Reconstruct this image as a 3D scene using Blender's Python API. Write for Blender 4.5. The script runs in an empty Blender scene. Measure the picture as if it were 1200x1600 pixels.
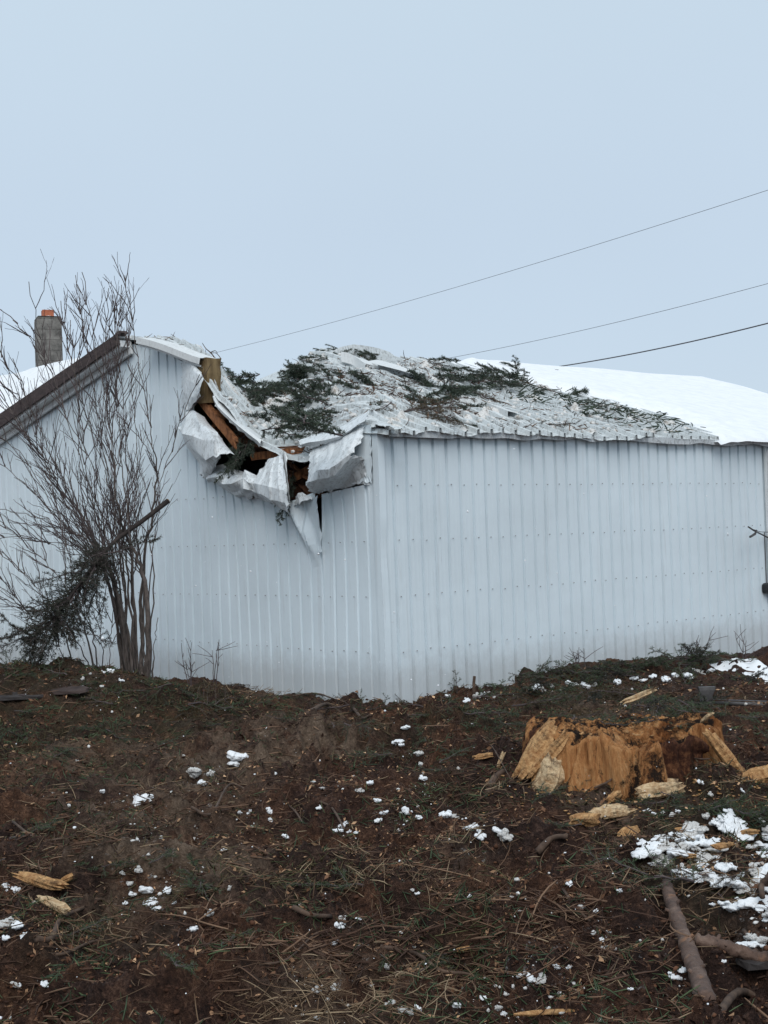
import bpy, math, random
import numpy as np
from mathutils import Vector, Matrix

# ------------------------------------------------------------------ camera, sky, sun, exposure
scene = bpy.context.scene
COL = scene.collection
FPX = 2130.0                       # focal length measured from the photograph's vanishing points
CAMZ = 1.65
PITCH = math.atan(31 / FPX)
ROLL = -math.atan(0.0354)
cam_rot = Matrix.Rotation(math.pi / 2 + PITCH, 3, 'X') @ Matrix.Rotation(ROLL, 3, 'Z')
cam_d = bpy.data.cameras.new('camera')
cam = bpy.data.objects.new('camera', cam_d)
COL.objects.link(cam)
cam.matrix_world = Matrix.Translation((0, 0, CAMZ)) @ cam_rot.to_4x4()
cam_d.sensor_fit = 'VERTICAL'
cam_d.sensor_height = 24.0
cam_d.lens = 24.0 * FPX / 1600.0
cam_d.clip_start = 0.05
cam_d.clip_end = 3000
scene.camera = cam

SUN_EL = math.radians(44)
SUN_AZ = math.radians(179)          # compass style: 0 = +Y, clockwise (behind the camera, a little left)
world = bpy.data.worlds.new('World')
scene.world = world
world.use_nodes = True
wn = world.node_tree.nodes
wl = world.node_tree.links
wn.clear()
w_out = wn.new('ShaderNodeOutputWorld')
w_mix = wn.new('ShaderNodeMixShader')
w_mix.inputs[0].default_value = 0.88
w_b1 = wn.new('ShaderNodeBackground')
w_b2 = wn.new('ShaderNodeBackground')
w_sky = wn.new('ShaderNodeTexSky')
w_sky.sky_type = 'NISHITA'
w_sky.sun_disc = False
w_sky.sun_elevation = SUN_EL
w_sky.sun_rotation = SUN_AZ
w_b1.inputs['Strength'].default_value = 0.10
w_tc = wn.new('ShaderNodeTexCoord')
w_sep = wn.new('ShaderNodeSeparateXYZ')
w_ramp = wn.new('ShaderNodeValToRGB')
e = w_ramp.color_ramp.elements      # overcast dome: paler and a little greyer low down, brighter overhead
e[0].position = 0.0
e[0].color = (0.580, 0.700, 0.830, 1)
e[1].position = 1.0
e[1].color = (0.80, 0.90, 0.98, 1)
x = w_ramp.color_ramp.elements.new(0.22)
x.color = (0.590, 0.705, 0.830, 1)
x = w_ramp.color_ramp.elements.new(0.50)
x.color = (0.64, 0.775, 0.875, 1)
w_ns = wn.new('ShaderNodeTexNoise')
w_ns.inputs['Scale'].default_value = 2.2
w_ns.inputs['Detail'].default_value = 4
w_mul = wn.new('ShaderNodeMixRGB')
w_mul.blend_type = 'MULTIPLY'
w_mul.inputs[0].default_value = 0.10
wl.new(w_tc.outputs['Generated'], w_sep.inputs[0])
wl.new(w_sep.outputs['Z'], w_ramp.inputs[0])
wl.new(w_tc.outputs['Generated'], w_ns.inputs['Vector'])
wl.new(w_ramp.outputs[0], w_mul.inputs[1])
wl.new(w_ns.outputs['Fac'], w_mul.inputs[2])
wl.new(w_sky.outputs[0], w_b1.inputs[0])
wl.new(w_mul.outputs[0], w_b2.inputs[0])
w_b2.inputs['Strength'].default_value = 1.0
wl.new(w_b1.outputs[0], w_mix.inputs[1])
wl.new(w_b2.outputs[0], w_mix.inputs[2])
wl.new(w_mix.outputs[0], w_out.inputs[0])

sun_d = bpy.data.lights.new('sun', 'SUN')
sun = bpy.data.objects.new('sun', sun_d)
COL.objects.link(sun)
sun_d.energy = 1.5
sun_d.angle = math.radians(40)
sun_d.color = (1.0, 0.97, 0.94)
sdir = Vector((math.sin(SUN_AZ) * math.cos(SUN_EL), math.cos(SUN_AZ) * math.cos(SUN_EL), math.sin(SUN_EL)))
sun.rotation_euler = sdir.to_track_quat('Z', 'Y').to_euler()
sun.location = (-10, -20, 30)

vs = scene.view_settings
vs.view_transform = 'Standard'
vs.look = 'None'
vs.exposure = 0.10
vs.gamma = 1.0
vs.use_curve_mapping = False
scene.cycles.max_bounces = 6
scene.cycles.diffuse_bounces = 3

rng = np.random.default_rng(7)
random.seed(7)

# ------------------------------------------------------------------ measuring helpers
CR = np.array(cam_rot)
CO = np.array((0, 0, CAMZ))


def ray(px, py):
    return CR @ np.array(((px - 600) / FPX, -(py - 800) / FPX, -1.0))


def at(px, py, Y):
    d = ray(px, py)
    return CO + d * (Y / d[1])


def on_plane(px, py, p0, n):
    d = ray(px, py)
    return CO + d * (np.dot(p0 - CO, n) / np.dot(d, n))


# ------------------------------------------------------------------ noise
def _hash(ix, iy, seed):
    h = (ix.astype(np.int64) * 374761393 + iy.astype(np.int64) * 668265263 + seed * 1274126177) & 0x7FFFFFFF
    h = ((h ^ (h >> 13)) * 1274126177) & 0x7FFFFFFF
    return ((h ^ (h >> 16)) & 0xFFFF) / 65535.0


def vn(x, y, seed=0):
    x = np.asarray(x, float); y = np.asarray(y, float)
    ix = np.floor(x); iy = np.floor(y)
    fx = x - ix; fy = y - iy
    fx = fx * fx * fx * (fx * (fx * 6 - 15) + 10); fy = fy * fy * fy * (fy * (fy * 6 - 15) + 10)
    a = _hash(ix, iy, seed); b = _hash(ix + 1, iy, seed)
    c = _hash(ix, iy + 1, seed); d = _hash(ix + 1, iy + 1, seed)
    return (a + (b - a) * fx) * (1 - fy) + (c + (d - c) * fx) * fy


def fbm(x, y, seed=0, octv=4, gain=0.5):
    s = 0; a = 1; t = 0
    x = np.asarray(x, float); y = np.asarray(y, float)
    for i in range(octv):
        s = s + a * vn(x, y, seed + i * 17); t += a
        a *= gain
        x, y = x * 1.73 + y * 1.05 + 7.1, y * 1.73 - x * 1.05 + 3.7
    return s / t


def cell(x, y, seed=0, rr=0.62):
    x = np.asarray(x, float); y = np.asarray(y, float)
    ix = np.floor(x); iy = np.floor(y)
    best = np.zeros_like(x)
    for dx in (-1, 0, 1):
        for dy in (-1, 0, 1):
            jx = ix + dx; jy = iy + dy
            cx = jx + _hash(jx, jy, seed); cy = jy + _hash(jx, jy, seed + 7)
            rad = rr * (0.35 + 0.75 * _hash(jx, jy, seed + 13))
            d2 = (x - cx) ** 2 + (y - cy) ** 2
            best = np.maximum(best, np.sqrt(np.maximum(0, 1 - d2 / rad ** 2)) * rad)
    return best


def sstep(v):
    v = np.clip(v, 0, 1)
    return v * v * (3 - 2 * v)


# ------------------------------------------------------------------ mesh helpers
class MB:
    def __init__(self):
        self.v = []; self.f = []; self.n = 0; self.a = []

    def add(self, verts, faces, val=0.0):
        verts = np.asarray(verts, float).reshape(-1, 3)
        off = self.n
        self.v.append(verts)
        self.f.extend([tuple(i + off for i in f) for f in faces])
        self.a.append(np.full(len(verts), val))
        self.n += len(verts)

    def tube(self, pts, rad, sides=5, cap=True, val=0.0, squash=1.0):
        pts = np.asarray(pts, float); n = len(pts)
        rad = np.broadcast_to(np.asarray(rad, float), (n,))
        tan = np.gradient(pts, axis=0)
        tan /= np.linalg.norm(tan, axis=1)[:, None] + 1e-9
        ref = np.array((0.31, 0.17, 0.93)) if abs(tan[0][2]) < 0.9 else np.array((1.0, 0.1, 0))
        u = np.cross(tan, ref); u /= np.linalg.norm(u, axis=1)[:, None] + 1e-9
        w = np.cross(tan, u)
        ang = np.linspace(0, 2 * np.pi, sides, endpoint=False)
        V = pts[:, None, :] + rad[:, None, None] * (np.cos(ang)[None, :, None] * u[:, None, :] + squash * np.sin(ang)[None, :, None] * w[:, None, :])
        F = []
        for i in range(n - 1):
            for j in range(sides):
                k = (j + 1) % sides
                F.append((i * sides + j, i * sides + k, (i + 1) * sides + k, (i + 1) * sides + j))
        if cap:
            F.append(tuple(range(sides))[::-1])
            F.append(tuple((n - 1) * sides + j for j in range(sides)))
        self.add(V.reshape(-1, 3), F, val)

    def box(self, c, ax, ay, az):
        c = np.asarray(c, float); ax = np.asarray(ax, float); ay = np.asarray(ay, float); az = np.asarray(az, float)
        V = [c + sx * ax + sy * ay + sz * az for sx in (-1, 1) for sy in (-1, 1) for sz in (-1, 1)]
        self.add(V, [(0, 1, 3, 2), (4, 6, 7, 5), (0, 4, 5, 1), (2, 3, 7, 6), (0, 2, 6, 4), (1, 5, 7, 3)])

    def grid(self, V, close=False):
        r, c, _ = V.shape
        F = [(i * c + j, i * c + j + 1, (i + 1) * c + j + 1, (i + 1) * c + j) for i in range(r - 1) for j in range(c - 1)]
        self.add(V.reshape(-1, 3), F)

    def build(self, name, mat, parent=None, smooth=False, attr=None):
        me = mesh_from(name, np.concatenate(self.v) if self.v else np.zeros((0, 3)), self.f, smooth)
        if attr:
            at_ = me.attributes.new(attr, 'FLOAT', 'POINT')
            at_.data.foreach_set('value', np.concatenate(self.a))
        return obj(name, me, mat, parent)


def mesh_from(name, verts, faces, smooth=False):
    me = bpy.data.meshes.new(name)
    me.from_pydata(np.asarray(verts).tolist(), [], faces)
    if smooth:
        me.polygons.foreach_set('use_smooth', np.ones(len(me.polygons), bool))
    me.update()
    return me


def quads_mesh(name, V, Q, smooth=False):
    """big meshes: V (n,3), Q (m,k) int"""
    V = np.ascontiguousarray(V, np.float32); Q = np.ascontiguousarray(Q, np.int32)
    me = bpy.data.meshes.new(name)
    k = Q.shape[1]
    me.vertices.add(len(V)); me.vertices.foreach_set('co', V.ravel())
    me.loops.add(Q.size); me.loops.foreach_set('vertex_index', Q.ravel())
    me.polygons.add(len(Q))
    me.polygons.foreach_set('loop_start', np.arange(0, Q.size, k, dtype=np.int32))
    me.polygons.foreach_set('loop_total', np.full(len(Q), k, np.int32))
    if smooth:
        me.polygons.foreach_set('use_smooth', np.ones(len(Q), bool))
    me.update(calc_edges=True)
    me.validate()
    return me


def obj(name, me, mat, parent=None):
    o = bpy.data.objects.new(name, me)
    if mat is not None and me is not None and not me.materials:
        me.materials.append(mat)
    COL.objects.link(o)
    if parent is not None:
        o.parent = parent
    return o


def tag(o, label=None, cat=None, group=None, kind=None):
    if label: o['label'] = label
    if cat: o['category'] = cat
    if group: o['group'] = group
    if kind: o['kind'] = kind
    return o


def thing(name, loc, label, cat, group=None):
    o = bpy.data.objects.new(name, None)
    o.empty_display_size = 0.2
    o.location = loc
    COL.objects.link(o)
    return tag(o, label, cat, group)


def child(o, root):
    """parent a mesh already built in world coordinates under an Empty"""
    o.parent = root
    o.matrix_parent_inverse = Matrix.Translation(-Vector(root.location))
    return o


# ------------------------------------------------------------------ materials
def mat_base(name, rough=0.8, spec=0.3):
    m = bpy.data.materials.new(name)
    m.use_nodes = True
    nt = m.node_tree
    b = nt.nodes['Principled BSDF']
    b.inputs['Roughness'].default_value = rough
    b.inputs['Specular IOR Level'].default_value = spec
    return m, nt, b


def N(nt, typ, **kw):
    n = nt.nodes.new(typ)
    for k, v in kw.items():
        if k in n.inputs: n.inputs[k].default_value = v
        else: setattr(n, k, v)
    return n


def noise(nt, vec, scale, detail=5, rough=0.6, dist=0.0):
    n = nt.nodes.new('ShaderNodeTexNoise')
    n.inputs['Scale'].default_value = scale
    n.inputs['Detail'].default_value = detail
    n.inputs['Roughness'].default_value = rough
    n.inputs['Distortion'].default_value = dist
    if vec is not None: nt.links.new(vec, n.inputs['Vector'])
    return n.outputs['Fac']


def coords(nt, scale=(1, 1, 1), rot=(0, 0, 0), kind='Object'):
    t = nt.nodes.new('ShaderNodeTexCoord')
    mp = nt.nodes.new('ShaderNodeMapping')
    mp.inputs['Scale'].default_value = scale
    mp.inputs['Rotation'].default_value = rot
    nt.links.new(t.outputs[kind], mp.inputs['Vector'])
    return mp.outputs[0]


def ramp(nt, fac, stops):
    r = nt.nodes.new('ShaderNodeValToRGB')
    el = r.color_ramp.elements
    while len(el) < len(stops): el.new(0.5)
    for s, (p, c) in zip(el, stops):
        s.position = p
        s.color = (*c, 1) if len(c) == 3 else c
    nt.links.new(fac, r.inputs[0])
    return r.outputs[0]


def mixc(nt, fac, a, b, blend='MIX'):
    m = nt.nodes.new('ShaderNodeMixRGB')
    m.blend_type = blend
    for i, s in ((0, fac), (1, a), (2, b)):
        if hasattr(s, 'node'): nt.links.new(s, m.inputs[i])
        elif i == 0: m.inputs[0].default_value = s
        else: m.inputs[i].default_value = (*s, 1)
    return m.outputs[0]


def mathn(nt, op, a, b=None, clamp=False):
    m = nt.nodes.new('ShaderNodeMath')
    m.operation = op
    m.use_clamp = clamp
    for i, s in ((0, a), (1, b)):
        if s is None: continue
        if hasattr(s, 'node'): nt.links.new(s, m.inputs[i])
        else: m.inputs[i].default_value = s
    return m.outputs[0]


def bump(nt, b, h, strength=0.4, dist=0.01):
    n = nt.nodes.new('ShaderNodeBump')
    n.inputs['Strength'].default_value = strength
    n.inputs['Distance'].default_value = dist
    nt.links.new(h, n.inputs['Height'])
    nt.links.new(n.outputs[0], b.inputs['Normal'])


def attr_f(nt, name):
    a = nt.nodes.new('ShaderNodeAttribute')
    a.attribute_name = name
    return a.outputs['Fac']


BLK = (0, 0, 0); WHT = (1, 1, 1)


def m_simple(name, c1, c2, scale=20, rough=0.8, spec=0.3, bstr=0.3, bdist=0.01, vscale=(1, 1, 1), lo=0.35, hi=0.65):
    m, nt, b = mat_base(name, rough, spec)
    v = coords(nt, vscale)
    n1 = noise(nt, v, scale, 6, 0.65)
    nt.links.new(ramp(nt, n1, [(lo, c1), (hi, c2)]), b.inputs['Base Color'])
    if bstr: bump(nt, b, n1, bstr, bdist)
    return m


def m_chip(name, c1, c2):
    m, nt, b = mat_base(name, 0.85, 0.2)
    g = noise(nt, coords(nt, (9, 9, 2.5)), 3.5, 8, 0.7)
    v = coords(nt)
    c = ramp(nt, g, [(0.32, c1), (0.62, c2)])
    c = mixc(nt, mathn(nt, 'MULTIPLY', ramp(nt, noise(nt, v, 14, 7, 0.75), [(0.52, BLK), (0.66, WHT)]), 0.85), c, (0.05, 0.028, 0.018))
    nt.links.new(c, b.inputs['Base Color'])
    bump(nt, b, mathn(nt, 'ADD', g, noise(nt, v, 50, 4)), 0.9, 0.02)
    return m


def m_island(name, stops, rough=0.8, spec=0.3, nscale=6.0, rw=0.6, nw=0.45):
    """colour that changes from leaf to leaf / straw to straw and over a larger patchiness"""
    m, nt, b = mat_base(name, rough, spec)
    g = nt.nodes.new('ShaderNodeNewGeometry')
    v = coords(nt)
    k = mathn(nt, 'MULTIPLY_ADD', g.outputs['Random Per Island'], rw)
    n1 = noise(nt, v, nscale, 3)
    k.node.inputs[2].default_value = 0.0
    s = mathn(nt, 'ADD', k, mathn(nt, 'MULTIPLY', n1, nw))
    nt.links.new(ramp(nt, s, stops), b.inputs['Base Color'])
    return m


def m_metal(name, base=(0.745, 0.83, 0.875), dirt=0.25, speck=0.0, rough=0.42):
    m, nt, b = mat_base(name, rough, 0.4)
    v = coords(nt)
    vs_ = coords(nt, (9, 9, 0.5))
    big = noise(nt, v, 0.9, 5)
    streak = noise(nt, vs_, 1.0, 6, 0.7)
    fine = noise(nt, v, 60, 3)
    c = mixc(nt, ramp(nt, big, [(0.35, BLK), (0.7, WHT)]), base, tuple(x * 0.90 for x in base))
    c = mixc(nt, mathn(nt, 'MULTIPLY', ramp(nt, streak, [(0.56, BLK), (0.78, WHT)]), dirt), c, (0.36, 0.34, 0.33))
    sepz = nt.nodes.new('ShaderNodeSeparateXYZ')
    nt.links.new(v, sepz.inputs[0])
    low = mathn(nt, 'MULTIPLY', mathn(nt, 'SUBTRACT', 0.45, sepz.outputs['Z'], True), 1.4)
    lowf = ramp(nt, mathn(nt, 'ADD', low, mathn(nt, 'MULTIPLY', noise(nt, v, 7, 7, 0.75), 0.75)), [(0.55, BLK), (1.0, WHT)])
    c = mixc(nt, mathn(nt, 'MULTIPLY', lowf, dirt * 0.9), c, (0.23, 0.18, 0.15))
    rust = ramp(nt, noise(nt, coords(nt, (22, 22, 1.1)), 1.0, 5, 0.7), [(0.70, BLK), (0.76, WHT)])
    c = mixc(nt, mathn(nt, 'MULTIPLY', rust, dirt * 0.8), c, (0.30, 0.24, 0.22))
    sp = ramp(nt, noise(nt, v, 26, 4, 0.7), [(0.68, BLK), (0.73, WHT)])
    c = mixc(nt, mathn(nt, 'MULTIPLY', sp, 0.35 * dirt), c, (0.20, 0.13, 0.10))
    if speck:
        s2 = mathn(nt, 'MULTIPLY', ramp(nt, noise(nt, coords(nt, (16, 16, 7)), 1.6, 7, 0.78), [(0.50, BLK), (0.60, WHT)]), speck)
        c = mixc(nt, s2, c, (0.075, 0.06, 0.045))
        s3 = mathn(nt, 'MULTIPLY', ramp(nt, noise(nt, v, 3.0, 5, 0.7), [(0.5, BLK), (0.7, WHT)]), speck * 0.5)
        c = mixc(nt, s3, c, (0.30, 0.29, 0.25))
    nt.links.new(c, b.inputs['Base Color'])
    bump(nt, b, mathn(nt, 'ADD', mathn(nt, 'MULTIPLY', big, 3.0), mathn(nt, 'MULTIPLY', fine, 0.02)), 0.25, 0.012)
    return m


M = {}
M['metal'] = m_metal('painted_metal', dirt=0.35)
M['metal_roof'] = m_metal('roof_metal', (0.62, 0.66, 0.67), 0.6, 0.45, 0.5)
M['metal_torn'] = m_metal('torn_metal', (0.76, 0.80, 0.82), 0.4, 0.40, 0.4)
M['metal_trim'] = m_metal('trim_metal', (0.72, 0.74, 0.74), 0.5, 0.15, 0.45)
M['screw'] = m_simple('screw_grey', (0.22, 0.22, 0.23), (0.36, 0.36, 0.36), 30, 0.5, 0.5, 0)
M['brown'] = m_simple('weathered_brown_board', (0.034, 0.024, 0.023), (0.085, 0.060, 0.054), 5, 0.7, 0.3, 0.3, 0.01, (1, 1, 6))
M['timber'] = m_simple('torn_timber', (0.10, 0.040, 0.019), (0.36, 0.155, 0.068), 4, 0.8, 0.2, 0.5, 0.01, (6, 6, 2))
M['timber_dark'] = m_simple('old_timber', (0.06, 0.028, 0.018), (0.15, 0.07, 0.04), 4, 0.85, 0.2, 0.5, 0.01, (6, 6, 2))
M['post'] = m_simple('weathered_post', (0.1080, 0.0703, 0.0360), (0.2592, 0.1850, 0.0960), 2.2, 0.85, 0.2, 0.6, 0.02, (7, 7, 1.2))
M['dark'] = m_simple('dark_interior', (0.015, 0.013, 0.012), (0.03, 0.025, 0.02), 3, 0.9, 0.1, 0)
M['concrete'] = m_simple('chimney_concrete', (0.085, 0.080, 0.074), (0.24, 0.225, 0.205), 5, 0.9, 0.2, 0.4, 0.02)
M['mortar'] = m_simple('mortar', (0.075, 0.072, 0.064), (0.18, 0.17, 0.15), 9, 0.9, 0.2, 0.2)
M['clay'] = m_simple('clay_flue', (0.33, 0.10, 0.055), (0.48, 0.17, 0.09), 9, 0.8, 0.2, 0.2)
M['black'] = m_simple('black_plastic', (0.012, 0.012, 0.013), (0.03, 0.03, 0.032), 9, 0.5, 0.4, 0)
M['iron'] = m_simple('dark_iron', (0.035, 0.033, 0.034), (0.075, 0.068, 0.066), 14, 0.55, 0.5, 0.2)
M['wire'] = m_simple('cable_grey', (0.10, 0.10, 0.11), (0.15, 0.15, 0.16), 9, 0.6, 0.3, 0)
M['slab'] = m_simple('dark_slab', (0.025, 0.021, 0.021), (0.055, 0.047, 0.045), 6, 0.75, 0.35, 0.4, 0.02)
M['bark'] = m_simple('grey_brown_bark', (0.058, 0.048, 0.043), (0.17, 0.14, 0.125), 7, 0.9, 0.2, 0.6, 0.02, (6, 6, 1.2))
M['twig'] = m_simple('reddish_twig_bark', (0.055, 0.042, 0.042), (0.12, 0.092, 0.090), 5, 0.8, 0.3, 0)
def m_log():
    m, nt, b = mat_base('log_bark', 0.7, 0.35)
    v = coords(nt)
    n1 = noise(nt, v, 9, 7, 0.7); n2 = noise(nt, v, 38, 6, 0.7)
    c = ramp(nt, n1, [(0.3, (0.045, 0.026, 0.020)), (0.55, (0.125, 0.076, 0.056)), (0.75, (0.24, 0.165, 0.125))])
    c = mixc(nt, ramp(nt, noise(nt, v, 6, 5, 0.6), [(0.58, BLK), (0.70, WHT)]), c, (0.30, 0.145, 0.07))
    c = mixc(nt, mathn(nt, 'MULTIPLY', ramp(nt, n2, [(0.58, BLK), (0.68, WHT)]), 0.7), c, (0.025, 0.016, 0.013))
    nt.links.new(c, b.inputs['Base Color'])
    bump(nt, b, mathn(nt, 'ADD', n1, mathn(nt, 'MULTIPLY', n2, 0.6)), 0.8, 0.015)
    return m


M['logbark'] = m_log()
M['dark_bark'] = m_simple('wet_dark_bark', (0.016, 0.012, 0.011), (0.050, 0.038, 0.034), 9, 0.8, 0.3, 0.5, 0.01)
M['stick'] = m_simple('stick_bark', (0.045, 0.030, 0.024), (0.13, 0.085, 0.06), 12, 0.85, 0.25, 0.4, 0.01)
M['chip'] = m_chip('fresh_split_wood', (0.24, 0.10, 0.036), (0.62, 0.37, 0.17))
M['chip_pale'] = m_chip('pale_split_wood', (0.34, 0.18, 0.08), (0.72, 0.54, 0.33))
M['needle'] = m_island('spruce_needles', [(0.1, (0.0175, 0.0312, 0.0161)), (0.55, (0.0425, 0.0676, 0.0299)), (0.95, (0.0825, 0.1144, 0.0460))], 0.65, 0.35, 3)
M['needle_brown'] = m_island('browned_needles', [(0.1, (0.03, 0.026, 0.014)), (0.55, (0.065, 0.052, 0.026)), (0.95, (0.12, 0.085, 0.04))], 0.7, 0.3, 3)
M['needle_roof'] = m_island('roof_needles', [(0.1, (0.016, 0.026, 0.019)), (0.55, (0.036, 0.054, 0.036)), (0.95, (0.070, 0.090, 0.055))], 0.65, 0.35, 3)
M['needle_dark'] = m_island('dark_needles', [(0.1, (0.012, 0.015, 0.011)), (0.55, (0.026, 0.031, 0.021)), (0.95, (0.058, 0.058, 0.040))], 0.7, 0.3, 3)
M['straw'] = m_island('dry_straw', [(0.1, (0.06, 0.036, 0.024)), (0.55, (0.17, 0.108, 0.066)), (0.98, (0.48, 0.37, 0.24))], 0.8, 0.2, 4)
M['grass'] = m_island('green_grass', [(0.1, (0.025, 0.036, 0.014)), (0.6, (0.055, 0.070, 0.026)), (0.95, (0.16, 0.14, 0.06))], 0.7, 0.3, 4)
M['twiglit'] = m_island('twig_bits', [(0.1, (0.0286, 0.0160, 0.0123)), (0.5, (0.0825, 0.0460, 0.0317)), (0.95, (0.2640, 0.1650, 0.1056))], 0.85, 0.2, 4)
M['duff'] = m_island('humus_bits', [(0.42, (0.0146, 0.0075, 0.0060)), (0.66, (0.0682, 0.0345, 0.0232)), (0.84, (0.2112, 0.1121, 0.0655)), (1.0, (0.6172, 0.3881, 0.2266))], 0.9, 0.15, 1.5, 0.5, 0.9)
M['clod'] = m_island('soil_clods', [(0.1, (0.0275, 0.0132, 0.0092)), (0.5, (0.0762, 0.0360, 0.0221)), (0.95, (0.1678, 0.0792, 0.0460))], 0.95, 0.15, 3)


def m_snow():
    m, nt, b = mat_base('snow', 0.65, 0.3)
    v = coords(nt)
    n1 = noise(nt, v, 5, 6, 0.65)
    c = ramp(nt, n1, [(0.3, (0.76, 0.785, 0.81)), (0.6, (0.86, 0.875, 0.89))])
    nt.links.new(c, b.inputs['Base Color'])
    b.inputs['Subsurface Weight'].default_value = 0.0
    bump(nt, b, mathn(nt, 'ADD', n1, mathn(nt, 'MULTIPLY', noise(nt, v, 45, 3), 0.3)), 0.35, 0.03)
    return m


M['snow'] = m_snow()


def m_dirtysnow():
    m, nt, b = mat_base('dirty_snow', 0.8, 0.2)
    v = coords(nt)
    d = ramp(nt, noise(nt, v, 9, 6, 0.75), [(0.50, BLK), (0.66, WHT)])
    c = mixc(nt, mathn(nt, 'MULTIPLY', d, 0.85), (0.70, 0.69, 0.67), (0.17, 0.13, 0.09))
    n2 = ramp(nt, noise(nt, v, 55, 4, 0.8), [(0.58, BLK), (0.63, WHT)])
    c = mixc(nt, mathn(nt, 'MULTIPLY', n2, 0.6), c, (0.06, 0.05, 0.03))
    nt.links.new(c, b.inputs['Base Color'])
    bump(nt, b, noise(nt, v, 30, 5), 0.5, 0.02)
    return m


M['dirtysnow'] = m_dirtysnow()


def m_soil():
    m, nt, b = mat_base('churned_soil', 0.92, 0.2)
    v = coords(nt)
    n1 = noise(nt, v, 1.3, 8, 0.65)
    n2 = noise(nt, v, 14, 8, 0.72)
    n3 = noise(nt, v, 62, 6, 0.75)
    n4 = noise(nt, v, 150, 3, 0.7)
    n2 = mathn(nt, 'ADD', mathn(nt, 'MULTIPLY', n2, 0.55), mathn(nt, 'ADD', mathn(nt, 'MULTIPLY', n3, 0.55), -0.05))
    c = ramp(nt, n2, [(0.34, (0.0094, 0.0052, 0.0042)), (0.5, (0.0469, 0.0247, 0.0193)), (0.60, (0.1331, 0.0751, 0.0556)), (0.72, (0.3444, 0.2088, 0.1478))])
    c2 = ramp(nt, n2, [(0.34, (0.0214, 0.0103, 0.0070)), (0.5, (0.1005, 0.0469, 0.0278)), (0.60, (0.2207, 0.1104, 0.0639)), (0.72, (0.4261, 0.2484, 0.1452))])
    c = mixc(nt, ramp(nt, n1, [(0.46, BLK), (0.60, WHT)]), c, c2)
    gr = ramp(nt, n2, [(0.25, (0.016, 0.014, 0.008)), (0.55, (0.045, 0.042, 0.020)), (0.8, (0.10, 0.085, 0.042))])
    c = mixc(nt, mathn(nt, 'MULTIPLY', mathn(nt, 'MULTIPLY', attr_f(nt, 'green'), 0.55), ramp(nt, noise(nt, v, 5, 6), [(0.35, BLK), (0.6, WHT)])), c, gr)
    tn = ramp(nt, n2, [(0.34, (0.060, 0.040, 0.028)), (0.5, (0.19, 0.132, 0.093)), (0.66, (0.36, 0.265, 0.19))])
    tf = mathn(nt, 'MULTIPLY', mathn(nt, 'MULTIPLY', attr_f(nt, 'tan'), 0.95), ramp(nt, noise(nt, v, 4, 7, 0.7), [(0.38, BLK), (0.58, WHT)]))
    c = mixc(nt, tf, c, tn)
    sn = mathn(nt, 'ADD', mathn(nt, 'MULTIPLY', mathn(nt, 'MINIMUM', attr_f(nt, 'snow'), 0.75), 0.12), noise(nt, v, 24, 9, 0.82))
    sf = ramp(nt, sn, [(0.66, BLK), (0.74, (0.9, 0.9, 0.9))])
    c = mixc(nt, sf, c, (0.60, 0.59, 0.58))
    nt.links.new(c, b.inputs['Base Color'])
    rr = ramp(nt, n1, [(0.3, (0.75,) * 3), (0.7, (1,) * 3)])
    nt.links.new(rr, b.inputs['Roughness'])
    bump(nt, b, mathn(nt, 'ADD', mathn(nt, 'MULTIPLY', n2, 1.4), mathn(nt, 'MULTIPLY', n4, 0.45)), 1.0, 0.05)
    return m


M['soil'] = m_soil()


def m_stump():
    m, nt, b = mat_base('stump_wood', 0.9, 0.15)
    v = coords(nt, (17, 17, 2.0))
    v1 = coords(nt)
    g = noise(nt, v, 2.0, 10, 0.82)
    big = noise(nt, coords(nt, (5, 5, 1.2)), 1.0, 6, 0.7)
    wood = ramp(nt, g, [(0.26, (0.2268, 0.0769, 0.0265)), (0.40, (0.5670, 0.2308, 0.0833)), (0.54, (0.7711, 0.3797, 0.1512)), (0.68, (0.9000, 0.5952, 0.3213))])
    red = ramp(nt, g, [(0.3, (0.1050, 0.0342, 0.0128)), (0.7, (0.4410, 0.1662, 0.0520))])
    c = mixc(nt, ramp(nt, big, [(0.50, BLK), (0.62, WHT)]), wood, red)
    barkc = ramp(nt, noise(nt, v1, 16, 8, 0.75), [(0.3, (0.028, 0.015, 0.012)), (0.5, (0.11, 0.045, 0.028)), (0.66, (0.36, 0.16, 0.075))])
    bf = mathn(nt, 'ADD', attr_f(nt, 'bark'), mathn(nt, 'MULTIPLY', mathn(nt, 'SUBTRACT', noise(nt, v1, 7, 8, 0.75), 0.5), 1.7))
    c = mixc(nt, ramp(nt, bf, [(0.46, BLK), (0.54, WHT)]), c, barkc)
    st = ramp(nt, noise(nt, v, 1.3, 8, 0.8), [(0.56, BLK), (0.63, WHT)])
    c = mixc(nt, mathn(nt, 'MULTIPLY', st, 0.85), c, (0.04, 0.021, 0.014))
    df = mathn(nt, 'ADD', mathn(nt, 'MULTIPLY', attr_f(nt, 'dirt'), 0.45), noise(nt, v1, 11, 9, 0.8))
    c = mixc(nt, ramp(nt, df, [(0.66, BLK), (0.77, WHT)]), c, (0.030, 0.018, 0.013))
    nt.links.new(c, b.inputs['Base Color'])
    bump(nt, b, mathn(nt, 'ADD', mathn(nt, 'MULTIPLY', g, 2.0), mathn(nt, 'MULTIPLY', noise(nt, coords(nt, (60, 60, 3)), 1.0, 5, .7), 0.8)), 1.0, 0.03)
    return m


M['stump'] = m_stump()

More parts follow.
